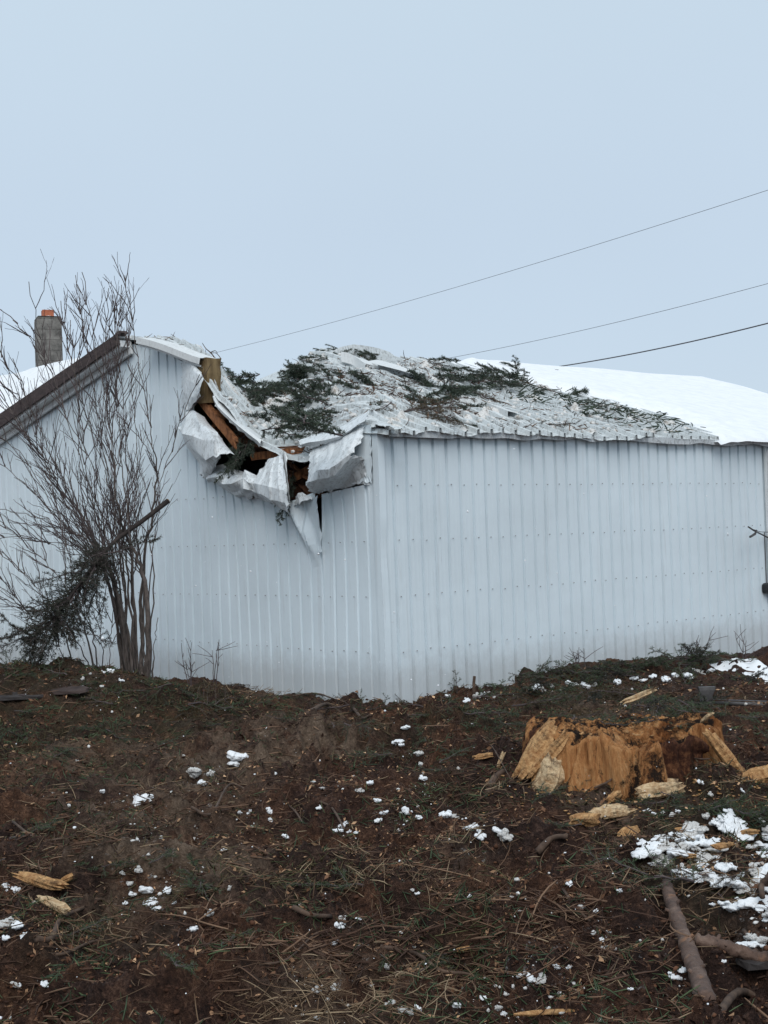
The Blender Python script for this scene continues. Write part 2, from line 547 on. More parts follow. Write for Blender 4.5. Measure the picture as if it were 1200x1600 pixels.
# ------------------------------------------------------------------ ground
VR = np.array((0.74868, 0.66294, 0.0))     # along the long wall, away from the near corner
VL = np.array((-0.66294, 0.74868, 0.0))    # along the gable wall, away from the near corner
UP = np.array((0, 0, 1.0))
COR = np.array((-0.045, 14.8, 0.0))
EAVE_Z = 2.78
GROUND_B = -0.24


def gs(x, y, cx, cy, sx, sy):
    return np.exp(-((x - cx) / sx) ** 2 - ((y - cy) / sy) ** 2)


def terrain0(x, y):
    x = np.asarray(x, float); y = np.asarray(y, float)
    z = -0.22 * sstep((y - 7) / 7.5)
    z = z + 0.50 * gs(x, y, -5.0, 14.3, 2.3, 1.5) + 0.24 * gs(x, y, -2.6, 14.7, 1.5, 1.1)
    z = z + 0.10 * gs(x, y, 1.3, 14.9, 0.9, 0.6) + 0.20 * gs(x, y, 2.4, 15.5, 1.0, 0.7) + 0.26 * gs(x, y, 3.7, 16.4, 1.1, 0.8)
    z = z + 0.22 * gs(x, y, 4.1, 13.4, 1.1, 0.8)
    z = z + 0.13 * gs(x, y, -0.22, 14.1, 0.28, 0.22)
    z = z - 0.17 * gs(x, y, -0.3, 14.2, 2.0, 1.3)
    z = z + 0.10 * gs(x, y, 0.6, 10.3, 0.8, 0.7) - 0.10 * gs(x, y, -1.6, 10.5, 1.6, 1.0)
    z = z + 0.10 * gs(x, y, 1.5, 5.3, 0.9, 0.5) + 0.09 * gs(x, y, -0.2, 5.0, 0.5, 0.25) + 0.12 * gs(x, y, 0.25, 8.2, 0.9, 0.5)
    return z


def rough(x, y):
    near = 1 - sstep((np.hypot(x, y) - 19) / 12)
    wx = x + (fbm(x * 5, y * 5, 3, 3) - 0.5) * 0.30
    wy = y + (fbm(x * 5 + 9, y * 5, 4, 3) - 0.5) * 0.30
    big = (fbm(x * 0.9, y * 0.9, 11, 3) - 0.5) * 0.30
    mid = (fbm(wx * 2.6, wy * 2.6, 23, 3) - 0.5) * 0.52
    rid = (1 - np.abs(2 * fbm(wx * 4.0, wy * 4.0, 71, 2) - 1)) - 0.78
    clod = cell(wx * 3.6, wy * 3.6, 31) * 0.07 + cell(wx * 9, wy * 9, 33) * 0.034 + cell(wx * 21, wy * 21, 35) * 0.020 - 0.035
    sm = (fbm(x * 10, y * 10, 37, 3) - 0.5) * 0.07 + rid * 0.14
    fi = (vn(x * 31, y * 31, 41) - 0.5) * 0.040 + (vn(x * 62, y * 62, 43) - 0.5) * 0.014
    amp = 0.45 + 0.95 * fbm(x * 0.7, y * 0.7, 91, 2)
    amp = amp * (1 - 0.45 * sstep((y - 12.2) / 1.6))
    return (big + (mid + sm + fi + clod) * amp) * near


def terrain(x, y):
    return terrain0(x, y) + rough(x, y)


def gpt(px, py, y0=3.0, y1=22.0):
    """where the sight line of a pixel meets the ground"""
    d = ray(px, py)
    Y = np.linspace(y0, y1, 700)
    X = d[0] / d[1] * Y
    Z = CAMZ + d[2] / d[1] * Y
    below = Z < terrain(X, Y)
    i = int(np.argmax(below)) if below.any() else len(Y) - 1
    return np.array((X[i], Y[i], float(terrain(X[i], Y[i]))))


# patches laid out on the plan of the yard: (x, y, radius x, radius y, weight)
def patch(lst):
    out = []
    for px, py, rp, w in lst:
        g = gpt(px, py)
        r = rp / FPX * g[1]
        out.append((g[0], g[1], r, r * 2.2, w))
    return out


SNOWP = patch([(215, 1250, 60, 1), (250, 1320, 60, 0.9), (320, 1215, 40, 1), (110, 1250, 50, .5), (620, 1280, 90, .6), (740, 1300, 60, .8),
               (540, 1570, 80, .6), (830, 1530, 70, .9), (700, 1585, 80, .7), (1150, 1340, 80, 1.1), (1180, 1440, 60, 1.1), (1050, 1060, 110, .55),
               (900, 1065, 90, .5), (225, 1410, 60, .9), (15, 1440, 60, 1), (640, 1175, 40, .8), (150, 1060, 60, .6), (740, 1090, 60, .5), (940, 1480, 80, .4),
               (540, 1460, 50, .6), (1000, 1530, 80, .4), (400, 1310, 50, .5), (330, 1270, 60, .6)])
TANP = patch([(430, 1185, 110, 1.0), (520, 1165, 60, .9), (170, 1190, 100, .6), (250, 1300, 90, .6), (400, 1330, 90, .4), (150, 1045, 90, .4), (430, 1085, 60, .9),
              (960, 1270, 90, .7), (920, 1100, 90, .6), (1150, 1460, 60, .4), (520, 1580, 110, 1.0), (700, 1370, 70, .5), (300, 1190, 90, .8), (230, 1255, 130, 1.0), (280, 1330, 100, 1.0), (180, 1300, 90, .8), (90, 1200, 80, .6), (330, 1330, 70, .7)])
GRNP = patch([(120, 1090, 160, 1), (330, 1090, 130, .8), (200, 1130, 130, .6), (640, 1130, 120, .8), (760, 1140, 100, .8), (1100, 1280, 110, 1), (1010, 1105, 100, 1),
              (900, 1075, 100, 1), (140, 1470, 100, .8), (1080, 1380, 90, 1), (700, 1210, 60, .7), (720, 1460, 60, .6), (40, 1130, 120, .7), (1130, 1240, 100, .7)])


def field(x, y, ps):
    s = np.zeros_like(np.asarray(x, float))
    for cx, cy, rx, ry, w in ps:
        s = s + w * gs(x, y, cx, cy, rx, ry)
    return np.clip(s, 0, 1.3)


def make_ground():
    # one polar sheet: fine in front of the camera, coarse elsewhere, out to the horizon
    th = np.concatenate([np.linspace(-0.44, 0.44, 600), np.linspace(0.44, 2 * math.pi - 0.44, 90)[1:-1]])
    r = np.concatenate([np.geomspace(0.4, 3.3, 14)[:-1], np.geomspace(3.3, 18.0, 700), np.geomspace(18, 40, 60)[1:], np.geomspace(40, 1500, 22)[1:]])
    T, Rr = np.meshgrid(th, r)
    X = np.sin(T) * Rr; Y = np.cos(T) * Rr
    Z = terrain(X, Y)
    nr, nt_ = X.shape
    V = np.stack([X, Y, Z], -1).reshape(-1, 3)
    i = np.arange(nr - 1)[:, None]; j = np.arange(nt_)[None, :]
    k = (j + 1) % nt_
    Q = np.stack([i * nt_ + j, i * nt_ + k, (i + 1) * nt_ + k, (i + 1) * nt_ + j], -1).reshape(-1, 4)
    me = quads_mesh('ground', V, Q, True)
    for nm, ps in (('snow', SNOWP), ('tan', TANP), ('green', GRNP)):
        a = me.attributes.new(nm, 'FLOAT', 'POINT')
        a.data.foreach_set('value', field(X, Y, ps).ravel().astype(np.float32))
    o = obj('ground', me, M['soil'])
    tag(o, 'dark churned soil of the cleared yard', None, None, 'structure')


make_ground()

# ------------------------------------------------------------------ the shed
shed = thing('metal_shed', (float(COR[0]), float(COR[1]), GROUND_B),
             'long white ribbed metal shed with its near gable corner crushed in', 'shed')


def spart(mb, name, mat, smooth=False, root=None, par=None):
    o = mb.build(name, mat, None, smooth)
    return child(o, root or shed) if par is None else child2(o, par)


def child2(o, par):
    o.parent = par
    o.matrix_parent_inverse = par.matrix_basis.inverted() @ Matrix.Translation((0, 0, 0)) if par.parent is None else \
        (par.parent.matrix_basis @ par.matrix_parent_inverse.inverted().inverted() @ par.matrix_basis).inverted() if False else Matrix.Identity(4)
    if par.parent is not None:
        # chain is root translation @ inverse root translation = identity, so world coordinates stay as they are
        o.matrix_parent_inverse = Matrix.Identity(4)
    return o


NL = -VR            # outward normal of the gable wall
NR = -VL            # outward normal of the long wall
PEAK_T = 4.95
SLOPE = (2.74 + CAMZ - EAVE_Z) / PEAK_T
SLOPE_L = 0.218
LEN = 13.0
RIB = 0.206
PANEL = RIB * 4


def LW(px, py, off=0.0):
    """a pixel's place on the gable wall plane pushed out by off"""
    return on_plane(px, py, COR + NL * off, NL)


def tz(px, py):
    p = LW(px, py) - COR
    return float(np.dot(p, VL)), float(p[2])


def groove(u):
    """wall cladding: flat sheet with narrow recessed channels and faint swages between"""
    w = np.mod(u + RIB / 2, RIB) - RIB / 2
    w2 = np.mod(u, RIB) - RIB / 2
    minor = np.clip((0.012 - np.abs(np.abs(w2) - 0.032)) / 0.008, 0, 1) * 0.0022
    return minor - np.clip((0.025 - np.abs(w)) / 0.006, 0, 1) * 0.036


def ribf(u):
    """outward height of the sheet profile at distance u along the wall"""
    w = np.mod(u + RIB / 2, RIB) - RIB / 2
    main = np.clip((0.022 - np.abs(w)) / 0.006, 0, 1) * 0.027
    w2 = np.mod(u, RIB) - RIB / 2
    minor = np.clip((0.012 - np.abs(np.abs(w2) - 0.032)) / 0.008, 0, 1) * 0.0022
    return main + minor


COLU = np.unique(np.round(np.concatenate([[k * RIB + d for d in (-0.025, -0.022, -0.019, -0.016, 0.016, 0.019, 0.022, 0.025, 0.059, 0.063, 0.079, 0.083, 0.123, 0.127, 0.143, 0.147)] for k in range(-1, 80)]), 4))


def cols(a, b, extra=None):
    c = COLU[(COLU > a + 1e-4) & (COLU < b - 1e-4)]
    c = np.concatenate([[a], c, [b]])
    if extra is not None:
        c = np.unique(np.concatenate([c, extra[(extra > a) & (extra < b)]]))
    return c


# long wall
npan = int(math.ceil(LEN / PANEL))
DOOR_S = 7.42
for i in range(npan):
    a = i * PANEL; b = min(LEN, a + PANEL)
    u = cols(a, b)
    zz = np.linspace(GROUND_B - 0.15, EAVE_Z - 0.01, 10)
    U, Z = np.meshgrid(u, zz)
    buck = (fbm(U * 1.1 + 3, Z * 0.9, 5, 2) - 0.5) * 0.016
    cr = 0.05 * np.exp(-(U / 0.5) ** 2) * sstep((Z - 2.1) / 0.5) * (fbm(U * 6, Z * 5, 8, 2) - 0.4)
    off = groove(U) + buck + cr + 0.003 * (i % 2)
    V = COR + U[..., None] * VR + off[..., None] * NR + Z[..., None] * UP
    mb = MB(); mb.grid(V)
    spart(mb, 'wall_panel', M['metal'])

# gable wall with the torn upper edge
BREAK = [(222, 541), (260, 553), (292, 567), (301.5, 580), (303, 625), (306, 690), (322, 735), (350, 760), (382, 772), (412, 780), (440, 792), (462, 786), (478, 778),
         (494, 770), (496.5, 772), (503.5, 865), (504.5, 862), (506, 772), (540, 764), (573, 757), (576.5, 754), (578, 690), (581, 668), (592, 668)]
BT = sorted([tz(*q) for q in BREAK])
bt_t = np.array([q[0] for q in BT]); bt_z = np.array([q[1] for q in BT])
bt_t[0] = 0.0


def gable_top(t):
    t = np.asarray(t, float)
    intact_l = EAVE_Z + PEAK_T * SLOPE - 0.06 - np.where(t > PEAK_T, (t - PEAK_T) * SLOPE_L, (PEAK_T - t) * SLOPE)
    zb = np.interp(t, bt_t, bt_z)
    return np.where(t < bt_t[-1], np.minimum(zb, 9), intact_l) if True else zb


GLEN = 2 * PEAK_T
TS, ZS = tz(500, 790)
fine_t = np.arange(0.05, 4.6, 0.03)
slit = np.concatenate([[tz(q, 800)[0] for q in (493, 495, 496.5, 498, 500, 502, 503.5, 504.5, 505, 506, 508)], bt_t])
npg = int(math.ceil(GLEN / PANEL))
for i in range(npg):
    a = i * PANEL; b = min(GLEN, a + PANEL)
    u = cols(a, b, np.concatenate([fine_t, slit]))
    top = gable_top(u)
    w = np.linspace(0, 1, 26) ** 0.8
    zb = GROUND_B - 0.15
    Z = zb + w[:, None] * (top[None, :] - zb)
    U = np.broadcast_to(u[None, :], Z.shape)
    d = top[None, :] - Z                                   # depth below the torn edge
    hurt = np.exp(-((U - 2.0) / 1.7) ** 4)
    bulge = hurt * (0.07 * np.exp(-d / 0.15) * (0.3 + fbm(U * 2.2, Z * 0.5, 3, 2)) + 0.025 * np.exp(-d / 0.6) * np.sin(U * 5.2 + 1.0))
    # the fold that runs down to the foot of the split
    fold = 0.10 * np.clip(1 - np.abs((U - (TS + 0.10 + 0.35 * np.clip((Z - ZS + 0.55) / 0.6, 0, 1))) / 0.16), 0, 1) * sstep((Z - (ZS - 0.75)) / 0.5) * (U > TS - 0.01)
    buck = (fbm(U * 1.0, Z * 0.8, 15, 2) - 0.5) * 0.03
    off = groove(U) * 0.6 + bulge + fold + buck + 0.003 * (i % 2)
    V = COR + U[..., None] * VL + off[..., None] * NL + Z[..., None] * UP
    mb = MB(); mb.grid(V)
    spart(mb, 'wall_panel', M['metal'])

# far walls that close the box (never lit inside)
for c, ax, wd in ((COR + VL * GLEN, VR, LEN), (COR + VR * LEN, VL, GLEN)):
    mb = MB()
    z0, z1 = GROUND_B - 0.1, EAVE_Z - 0.02
    p = [c + UP * z0, c + ax * wd + UP * z0, c + ax * wd + UP * z1]
    zl = z1 + PEAK_T * SLOPE - (GLEN - PEAK_T) * SLOPE_L
    if wd == GLEN:
        p[2] = c + ax * wd + UP * zl
        p.append(c + ax * PEAK_T + UP * (z1 + PEAK_T * SLOPE))
        p.append(c + UP * z1)
    else:
        p[2] = c + ax * wd + UP * zl
        p.append(c + UP * zl)
    mb.add(p, [tuple(range(len(p)))])
    spart(mb, 'back_wall', M['metal_trim'])

# screws in rows along the girts, beside each rib
ROWS = [CAMZ + 0.51, CAMZ - 0.10, CAMZ - 0.71, CAMZ - 1.32]
mb = MB()


def screw(p, n, r=0.0065):
    t = np.cross(n, UP)
    a = np.linspace(0, 2 * np.pi, 6, endpoint=False)
    ring = np.array([p + r * (math.cos(q) * t + math.sin(q) * UP) for q in a])
    mb.add(np.concatenate([ring, ring + n * 0.008]), [(j, (j + 1) % 6, 6 + (j + 1) % 6, 6 + j) for j in range(6)] + [tuple(range(6, 12))])


for zr in ROWS:
    s = 0.05
    k = 0
    while s < LEN - 0.1:
        ss = s + rng.normal(0, 0.003)
        zz = zr + rng.normal(0, 0.006)
        screw(COR + VR * ss + NR * 0.004 + UP * zz + NR * 0.006, NR)
        k += 1
        s = k * RIB + 0.055
for zr in ROWS:
    for k in range(int(GLEN / RIB)):
        t = k * RIB + 0.055
        if zr < gable_top(t) - 0.12:
            screw(COR + VL * t + NL * 0.012 + UP * (zr + rng.normal(0, 0.006)), NL)
so = spart(mb, 'screws', M['screw'])
so['kind'] = 'stuff'

# corner trim, door edge on the long wall
def strip(name, p0, p1, a, b, mat, seg=14, wob=0.004, seed=1, thick=None):
    """L or flat strip swept from p0 to p1; a, b are the two flange vectors"""
    t = np.linspace(0, 1, seg)[:, None]
    L = p0 + t * (p1 - p0)
    nrm = np.cross(a / np.linalg.norm(a), (p1 - p0) / np.linalg.norm(p1 - p0))
    L = L + (np.array([vn(q * 7 + seed, seed * 3.3, seed) for q in t[:, 0]])[:, None] - 0.5) * 2 * wob * nrm
    V = np.stack([L + a, L, L + b], 1)
    mb = MB(); mb.grid(V)
    o = spart(mb, name, mat)
    md = o.modifiers.new('thickness', 'SOLIDIFY'); md.thickness = 0.003
    return o


cb = COR + UP * (GROUND_B - 0.1) + (NL + NR) * 0.026
ct = COR + UP * (EAVE_Z - 0.03) + (NL + NR) * 0.026
strip('corner_trim', cb, ct, VR * 0.09, VL * 0.09, M['metal'], 30, 0.012)
mb = MB()
mb.box(COR + VR * DOOR_S + NR * 0.035 + UP * 1.35, VR * 0.010, NR * 0.02, UP * 1.36)
spart(mb, 'door_jamb', M['metal_trim'])
mb = MB()
mb.box(COR + VR * (DOOR_S + 0.9) + NR * 0.05 + UP * 1.2, VR * 0.88, NR * 0.012, UP * 1.45)
spart(mb, 'sliding_door', M['metal_trim'])

# ------------------------------------------------------------------ roof
EO = COR + UP * EAVE_Z


def dent(s, t):
    # trough left by the fallen tree: from the middle of the gable edge up to the ridge
    tc = 1.75 + 1.50 * np.clip(s, 0, 3.0)
    depth = 0.80 - 0.13 * np.clip(s, 0, 5)
    dep = depth * np.exp(-(np.abs(t - tc) / 1.22) ** 2.6) * (1 - sstep((s - 2.0) / 1.7))
    dep = dep + 0.20 * np.exp(-((s - 2.2) / 0.8) ** 2 - ((t - 4.8) / 0.9) ** 2)
    dep = dep - 0.03 * np.exp(-((s - 3.7) / 0.55) ** 2 - ((t - 4.7) / 0.8) ** 2)
    dep = dep + 0.10 * np.exp(-((s - 4.6) / 1.2) ** 2 - ((t - 2.6) / 1.4) ** 2)
    return dep


def roof_pt(s, t, lift=0.0):
    s = np.asarray(s, float); t = np.asarray(t, float)
    hurt = np.exp(-(s / 5.2) ** 4)
    buck = hurt * ((fbm(s * 1.6, t * 1.6, 51, 3) - 0.5) * 0.20 + (1 - np.abs(2 * vn(s * 2.7, t * 3.3, 52) - 1)) * 0.04)
    z = t * SLOPE - dent(s, t) + buck * sstep((t + 0.2) / 0.6) + lift
    return EO + s[..., None] * VR + t[..., None] * VL + z[..., None] * UP


RB = 0.206
nroof = int(math.ceil(LEN / PANEL))
for i in range(nroof):
    a = i * PANEL - 0.06; b = min(LEN + 0.05, a + PANEL + 0.01)
    u = cols(a, b, np.arange(-0.06, 6, 0.05))
    e0 = -0.10
    tt = np.linspace(0, 1, 46)
    wob = -0.07 * fbm(u * 3.0, u * 0 + 1, 61, 3) * (u < 4.6) * (1 + (vn(u * 2.3, u * 0, 62) > 0.6))
    T = e0 + wob[None, :] + tt[:, None] * (PEAK_T + 0.02 - e0 - wob[None, :])
    S = np.broadcast_to(u[None, :], T.shape)
    eave_d = np.exp(-((T + 0.1) / 0.16) ** 2) * (S < 5.0) * (fbm(S * 2.4, S * 0, 64, 3) - 0.55) * 0.16
    V = roof_pt(S, T, 0.0) + ((ribf(S) * 1.9 + 0.004 * (i % 2) + eave_d))[..., None] * UP
    mb = MB(); mb.grid(V)
    o = spart(mb, 'roof_panel', M['metal_roof'])
    md = o.modifiers.new('thickness', 'SOLIDIFY'); md.thickness = 0.004; md.offset = 1
# the far slope, one part per broad sheet
for i in range(0, nroof, 2):
    a = i * PANEL - 0.06; b = min(LEN + 0.05, a + 2 * PANEL)
    u = np.linspace(a, b, 14)
    r0 = roof_pt(u, np.full_like(u, PEAK_T)) - UP * 0.004
    f = np.linspace(0, 1, 8)
    far = EO + np.outer(u, VR) + VL * (GLEN + 0.3) + UP * (PEAK_T * SLOPE - (GLEN + 0.3 - PEAK_T) * SLOPE_L)
    lin = (EO + np.outer(u, VR) + VL * PEAK_T + UP * PEAK_T * SLOPE)
    G = lin[None] + f[:, None, None] * (far - lin)[None] + ((1 - f) ** 3)[:, None, None] * (r0 - lin)[None]
    mb = MB(); mb.grid(G)
    spart(mb, 'far_roof_sheet', M['metal_roof'])

# ridge cap, torn off over the dent
for (s0, s1) in ((0.0, 0.75), (3.2, 4.6), (5.0, LEN)):
    s = np.linspace(s0, s1, max(4, int((s1 - s0) * 8)))
    c = roof_pt(s, np.full_like(s, PEAK_T)) + UP * 0.035
    l = roof_pt(s, np.full_like(s, PEAK_T - 0.16)) + UP * 0.03
    r = c + VL * 0.16 - UP * 0.06
    mb = MB(); mb.grid(np.stack([l, c, r], 1))
    o = spart(mb, 'ridge_cap', M['metal_trim'])

# rake overhang on the left slope: brown barge board, white trim under it
OV = 0.22


def rake(t):
    return EO + VL * t + UP * (PEAK_T * SLOPE - (abs(t - PEAK_T) * (SLOPE_L if t > PEAK_T else SLOPE)))


TE = GLEN + 0.35
dl = rake(TE) - rake(PEAK_T)
dl /= np.linalg.norm(dl)
nup = np.cross(NL, dl); nup *= np.sign(nup[2])


def rake_bar(name, mat, n0, n1, u0, u1, v0, v1):
    """bar along the left rake: outward n0..n1, height u0..u1 at the peak and v0..v1 at the far end"""
    V = []
    for q, lo, hi in ((rake(PEAK_T), u0, u1), (rake(TE), v0, v1)):
        V += [q + NL * n0 + nup * lo, q + NL * n1 + nup * lo, q + NL * n1 + nup * hi, q + NL * n0 + nup * hi]
    mb = MB()
    mb.add(V, [(0, 1, 2, 3), (7, 6, 5, 4), (0, 4, 5, 1), (1, 5, 6, 2), (2, 6, 7, 3), (3, 7, 4, 0)])
    return spart(mb, name, mat)


rake_bar('roof_overhang', M['metal_trim'], 0.0, OV, 0.01, 0.045, 0.01, 0.045)
rake_bar('barge_board', M['brown'], OV + 0.002, OV + 0.04, -0.085, 0.055, -0.16, 0.06)
rake_bar('rake_trim', M['metal_trim'], 0.035, OV - 0.01, -0.12, -0.03, -0.20, -0.03)
rake_bar('rake_trim', M['metal_trim'], 0.035, 0.075, -0.21, -0.122, -0.29, -0.202)
# short intact piece of white trim right of the peak
p0 = LW(213, 534, 0.30); p1 = LW(312, 565, 0.12)
d = (p1 - p0); ln = np.linalg.norm(d); d /= ln
n2 = np.cross(NL, d); n2 *= np.sign(n2[2])
tt = np.linspace(0, 1, 16)
V = np.stack([p0 + np.outer(tt, d) * ln + n2 * o_ + NL * k_ + np.outer(np.sin(tt * 5) * 0.015, n2) for o_, k_ in ((0.07, -0.25), (0.06, 0.0), (-0.02, 0.005), (-0.03, -0.03), (-0.055, -0.03), (-0.06, -0.08))], 1)
mb = MB(); mb.grid(V)
spart(mb, 'rake_trim', M['metal_trim'])
mb = MB()
q = LW(203, 524, 0.40)
q0 = rake(PEAK_T) + NL * (OV + 0.03) + UP * 0.05
mb.add([q0 + dl * 0.12, q0 + dl * 0.02 + UP * 0.03, q0 - dl * 0.06 + UP * 0.03, q0 - dl * 0.10 - UP * 0.01, q0 + dl * 0.05 - UP * 0.03,
        q0 + dl * 0.12 - NL * .12, q0 + dl * 0.02 + UP * 0.03 - NL * .12, q0 - dl * 0.06 + UP * 0.03 - NL * .12, q0 - dl * 0.10 - UP * 0.01 - NL * .12, q0 + dl * 0.05 - UP * 0.03 - NL * .12],
       [(0, 1, 2, 3, 4), (9, 8, 7, 6, 5)] + [(k, (k + 1) % 5, 5 + (k + 1) % 5, 5 + k) for k in range(5)])
spart(mb, 'barge_board_end', M['brown'])

# broken timbers inside the hole
def beam(name, a, b, w, h, mat, jag=True, seed=0):
    a = np.asarray(a); b = np.asarray(b)
    d = b - a; L = np.linalg.norm(d); d /= L
    u = np.cross(d, UP); u /= np.linalg.norm(u); v = np.cross(u, d)
    r = np.random.default_rng(seed)
    mb = MB()
    n = 7
    t = np.linspace(0, 1, n)
    prof = [(-1, -1), (-0.3, -1), (0.35, -1), (1, -1), (1, 0.2), (1, 1), (0.2, 1), (-0.4, 1), (-1, 1), (-1, -0.1)]
    V = []
    for i in range(n):
        for j, (pu, pv) in enumerate(prof):
            q = a + d * L * t[i] + u * pu * w / 2 + v * pv * h / 2
            if jag and i in (0, n - 1): q = q + d * r.uniform(-0.12, 0.06)
            V.append(q + r.normal(0, 0.004, 3))
    m_ = len(prof)
    F = [(i * m_ + j, i * m_ + (j + 1) % m_, (i + 1) * m_ + (j + 1) % m_, (i + 1) * m_ + j) for i in range(n - 1) for j in range(m_)]
    F += [tuple(range(m_))[::-1], tuple((n - 1) * m_ + j for j in range(m_))]
    mb.add(V, F)
    return spart(mb, name, mat)


beam('rafter', LW(305, 614, -0.04), LW(374, 698, 0.08), 0.05, 0.11, M['timber'], True, 1)
beam('rafter', LW(318, 628, -0.25), LW(352, 655, -0.10), 0.05, 0.10, M['timber'], True, 2)
beam('rafter', LW(340, 648, -0.30), LW(420, 712, -0.18), 0.05, 0.10, M['timber_dark'], True, 3)
beam('rafter', LW(333, 668, -0.12), LW(350, 655, -0.16), 0.04, 0.05, M['timber'], True, 4)
beam('rafter', LW(398, 713, -0.10), LW(490, 702, -0.22), 0.05, 0.085, M['timber'], True, 5)
beam('rafter', LW(452, 752, -0.10), LW(492, 728, -0.25), 0.05, 0.09, M['timber'], True, 6)
beam('rafter', LW(446, 744, -0.30), LW(500, 752, -0.30), 0.05, 0.16, M['timber_dark'], True, 7)
beam('rafter', LW(452, 770, -0.22), LW(500, 768, -0.22), 0.05, 0.16, M['timber_dark'], True, 8)
sr = np.random.default_rng(77)
for k, (ax_, ay_, bx_, by_) in enumerate(((312, 606, 352, 668), (322, 640, 372, 684), (345, 660, 398, 706), (372, 690, 420, 700), (400, 704, 446, 716), (425, 700, 470, 698), (448, 722, 486, 712), (450, 738, 478, 768), (462, 730, 492, 758), (440, 712, 468, 740), (330, 648, 346, 690), (356, 668, 366, 706))):
    beam('splinter', LW(ax_, ay_, sr.uniform(-.3, -.05)), LW(bx_, by_, sr.uniform(-.3, .02)), 0.03, sr.uniform(.02, .05), M[('timber', 'timber_dark')[k % 2]], True, 20 + k)
beam('broken_post', LW(328, 630, -0.05), LW(327.5, 560, -0.05), 0.21, 0.19, M['post'], False, 10)

# torn, folded sheets
def cat(P, n):
    """Catmull-Rom up-sampling along axis 0"""
    P = np.asarray(P, float); m_ = len(P)
    t = np.linspace(0, m_ - 1, n)
    i = np.clip(np.floor(t).astype(int), 0, m_ - 2)
    f = (t - i).reshape((-1,) + (1,) * (P.ndim - 1))
    Pm = np.concatenate([[2 * P[0] - P[1]], P, [2 * P[-1] - P[-2]]])
    a, b, c, d = Pm[i], Pm[i + 1], Pm[i + 2], Pm[i + 3]
    return 0.5 * (2 * b + (c - a) * f + (2 * a - 5 * b + 4 * c - d) * f ** 2 + (3 * b - a - 3 * c + d) * f ** 3)


def lin_up(P, n):
    P = np.asarray(P, float); m_ = len(P)
    t = np.linspace(0, m_ - 1, n)
    i = np.clip(np.floor(t).astype(int), 0, m_ - 2)
    f = (t - i).reshape((-1,) + (1,) * (P.ndim - 1))
    return P[i] * (1 - f) + P[i + 1] * f


def sheet(name, ctrl, mat, nu=22, nv=22, crumple=0.025, seed=0, fn=None, flat=True, ribs=0):
    """torn sheet metal: flat facets between sharp creases"""
    r = np.random.default_rng(900 + seed)
    G = np.array([[(fn or LW)(*q) for q in row] for row in ctrl])
    cu, cv = max(4, nu // 4), max(4, nv // 4)
    G = 0.5 * lin_up(G, cv) + 0.5 * cat(G, cv)
    G = np.swapaxes(G, 0, 1)
    G = np.swapaxes(0.5 * lin_up(G, cu) + 0.5 * cat(G, cu), 0, 1)
    J = r.normal(0, 1, (cv, cu, 1)) * (NL * 0.8 + UP * 0.35) + r.normal(0, 0.6, (cv, cu, 3))
    G = G + J * crumple * 0.75
    # split every coarse facet so that edges can be ragged and ribs can show
    k = 4
    nu2, nv2 = (cu - 1) * k + 1, (cv - 1) * k + 1
    G = lin_up(G, nv2); G = np.swapaxes(lin_up(np.swapaxes(G, 0, 1), nu2), 0, 1)
    iu, iv = np.meshgrid(np.linspace(0, 1, nu2), np.linspace(0, 1, nv2))
    if ribs:
        G = G + (0.016 * np.clip(1.5 - np.abs(np.mod(iu * ribs, 1) - 0.5) / 0.09, 0, 1))[..., None] * NL
    edge = (iv > 0.99) | (iu < 0.01) | (iu > 0.99)
    G = G + edge[..., None] * r.normal(0, 0.010, G.shape)
    n_, m_ = G.shape[:2]
    F = []
    for i in range(n_ - 1):
        for j in range(m_ - 1):
            a, b, c, d = i * m_ + j, i * m_ + j + 1, (i + 1) * m_ + j + 1, (i + 1) * m_ + j
            if ((i // k) * 7 + (j // k) * 5 + seed) % 3: F += [(a, b, c), (a, c, d)]
            else: F += [(a, b, d), (b, c, d)]
    mb = MB(); mb.add(G.reshape(-1, 3), F)
    o = spart(mb, name, mat, False)
    md = o.modifiers.new('thickness', 'SOLIDIFY'); md.thickness = 0.004
    return o


TM = M['metal_torn']
sheet('torn_panel', [[(284, 556, .03), (296, 560, .06), (308, 574, .04)],
                     [(285, 580, .02), (302, 586, .16), (320, 594, .22)],
                     [(282, 604, .03), (298, 610, .15), (311, 618, .20)],
                     [(280, 632, .02), (290, 638, .08), (299, 643, .06)]], TM, seed=1, crumple=0.02)
sheet('torn_panel', [[(284, 634, .02), (300, 640, .06), (318, 652, .05), (330, 668, .02)],
                     [(276, 664, .16), (300, 668, .34), (332, 678, .38), (360, 699, .22)],
                     [(288, 690, .12), (308, 704, .36), (334, 714, .42), (350, 714, .34)],
                     [(298, 708, .06), (316, 728, .24), (328, 735, .26), (336, 730, .18)],
                     [(316, 738, .04), (323, 750, .12), (330, 752, .10), (335, 746, .06)]], TM, 30, 30, 0.035, seed=2)
sheet('torn_panel', [[(291, 672, .03), (300, 688, .05), (308, 704, .05)],
                     [(291, 695, .12), (302, 705, .14), (312, 714, .12)],
                     [(290, 701, .10), (304, 712, .12), (318, 722, .08)]], M['metal'], 10, 10, 0.01, seed=3)
sheet('torn_panel', [[(330, 722, .05), (358, 730, .12), (384, 738, .02), (408, 742, .0)],
                     [(325, 742, .12), (350, 752, .26), (374, 748, .30), (396, 752, .22)],
                     [(340, 758, .08), (366, 770, .16), (386, 764, .26), (401, 768, .18)],
                     [(352, 768, .02), (372, 776, .06), (392, 777, .10), (410, 780, .08)]], TM, 30, 26, 0.05, seed=4)
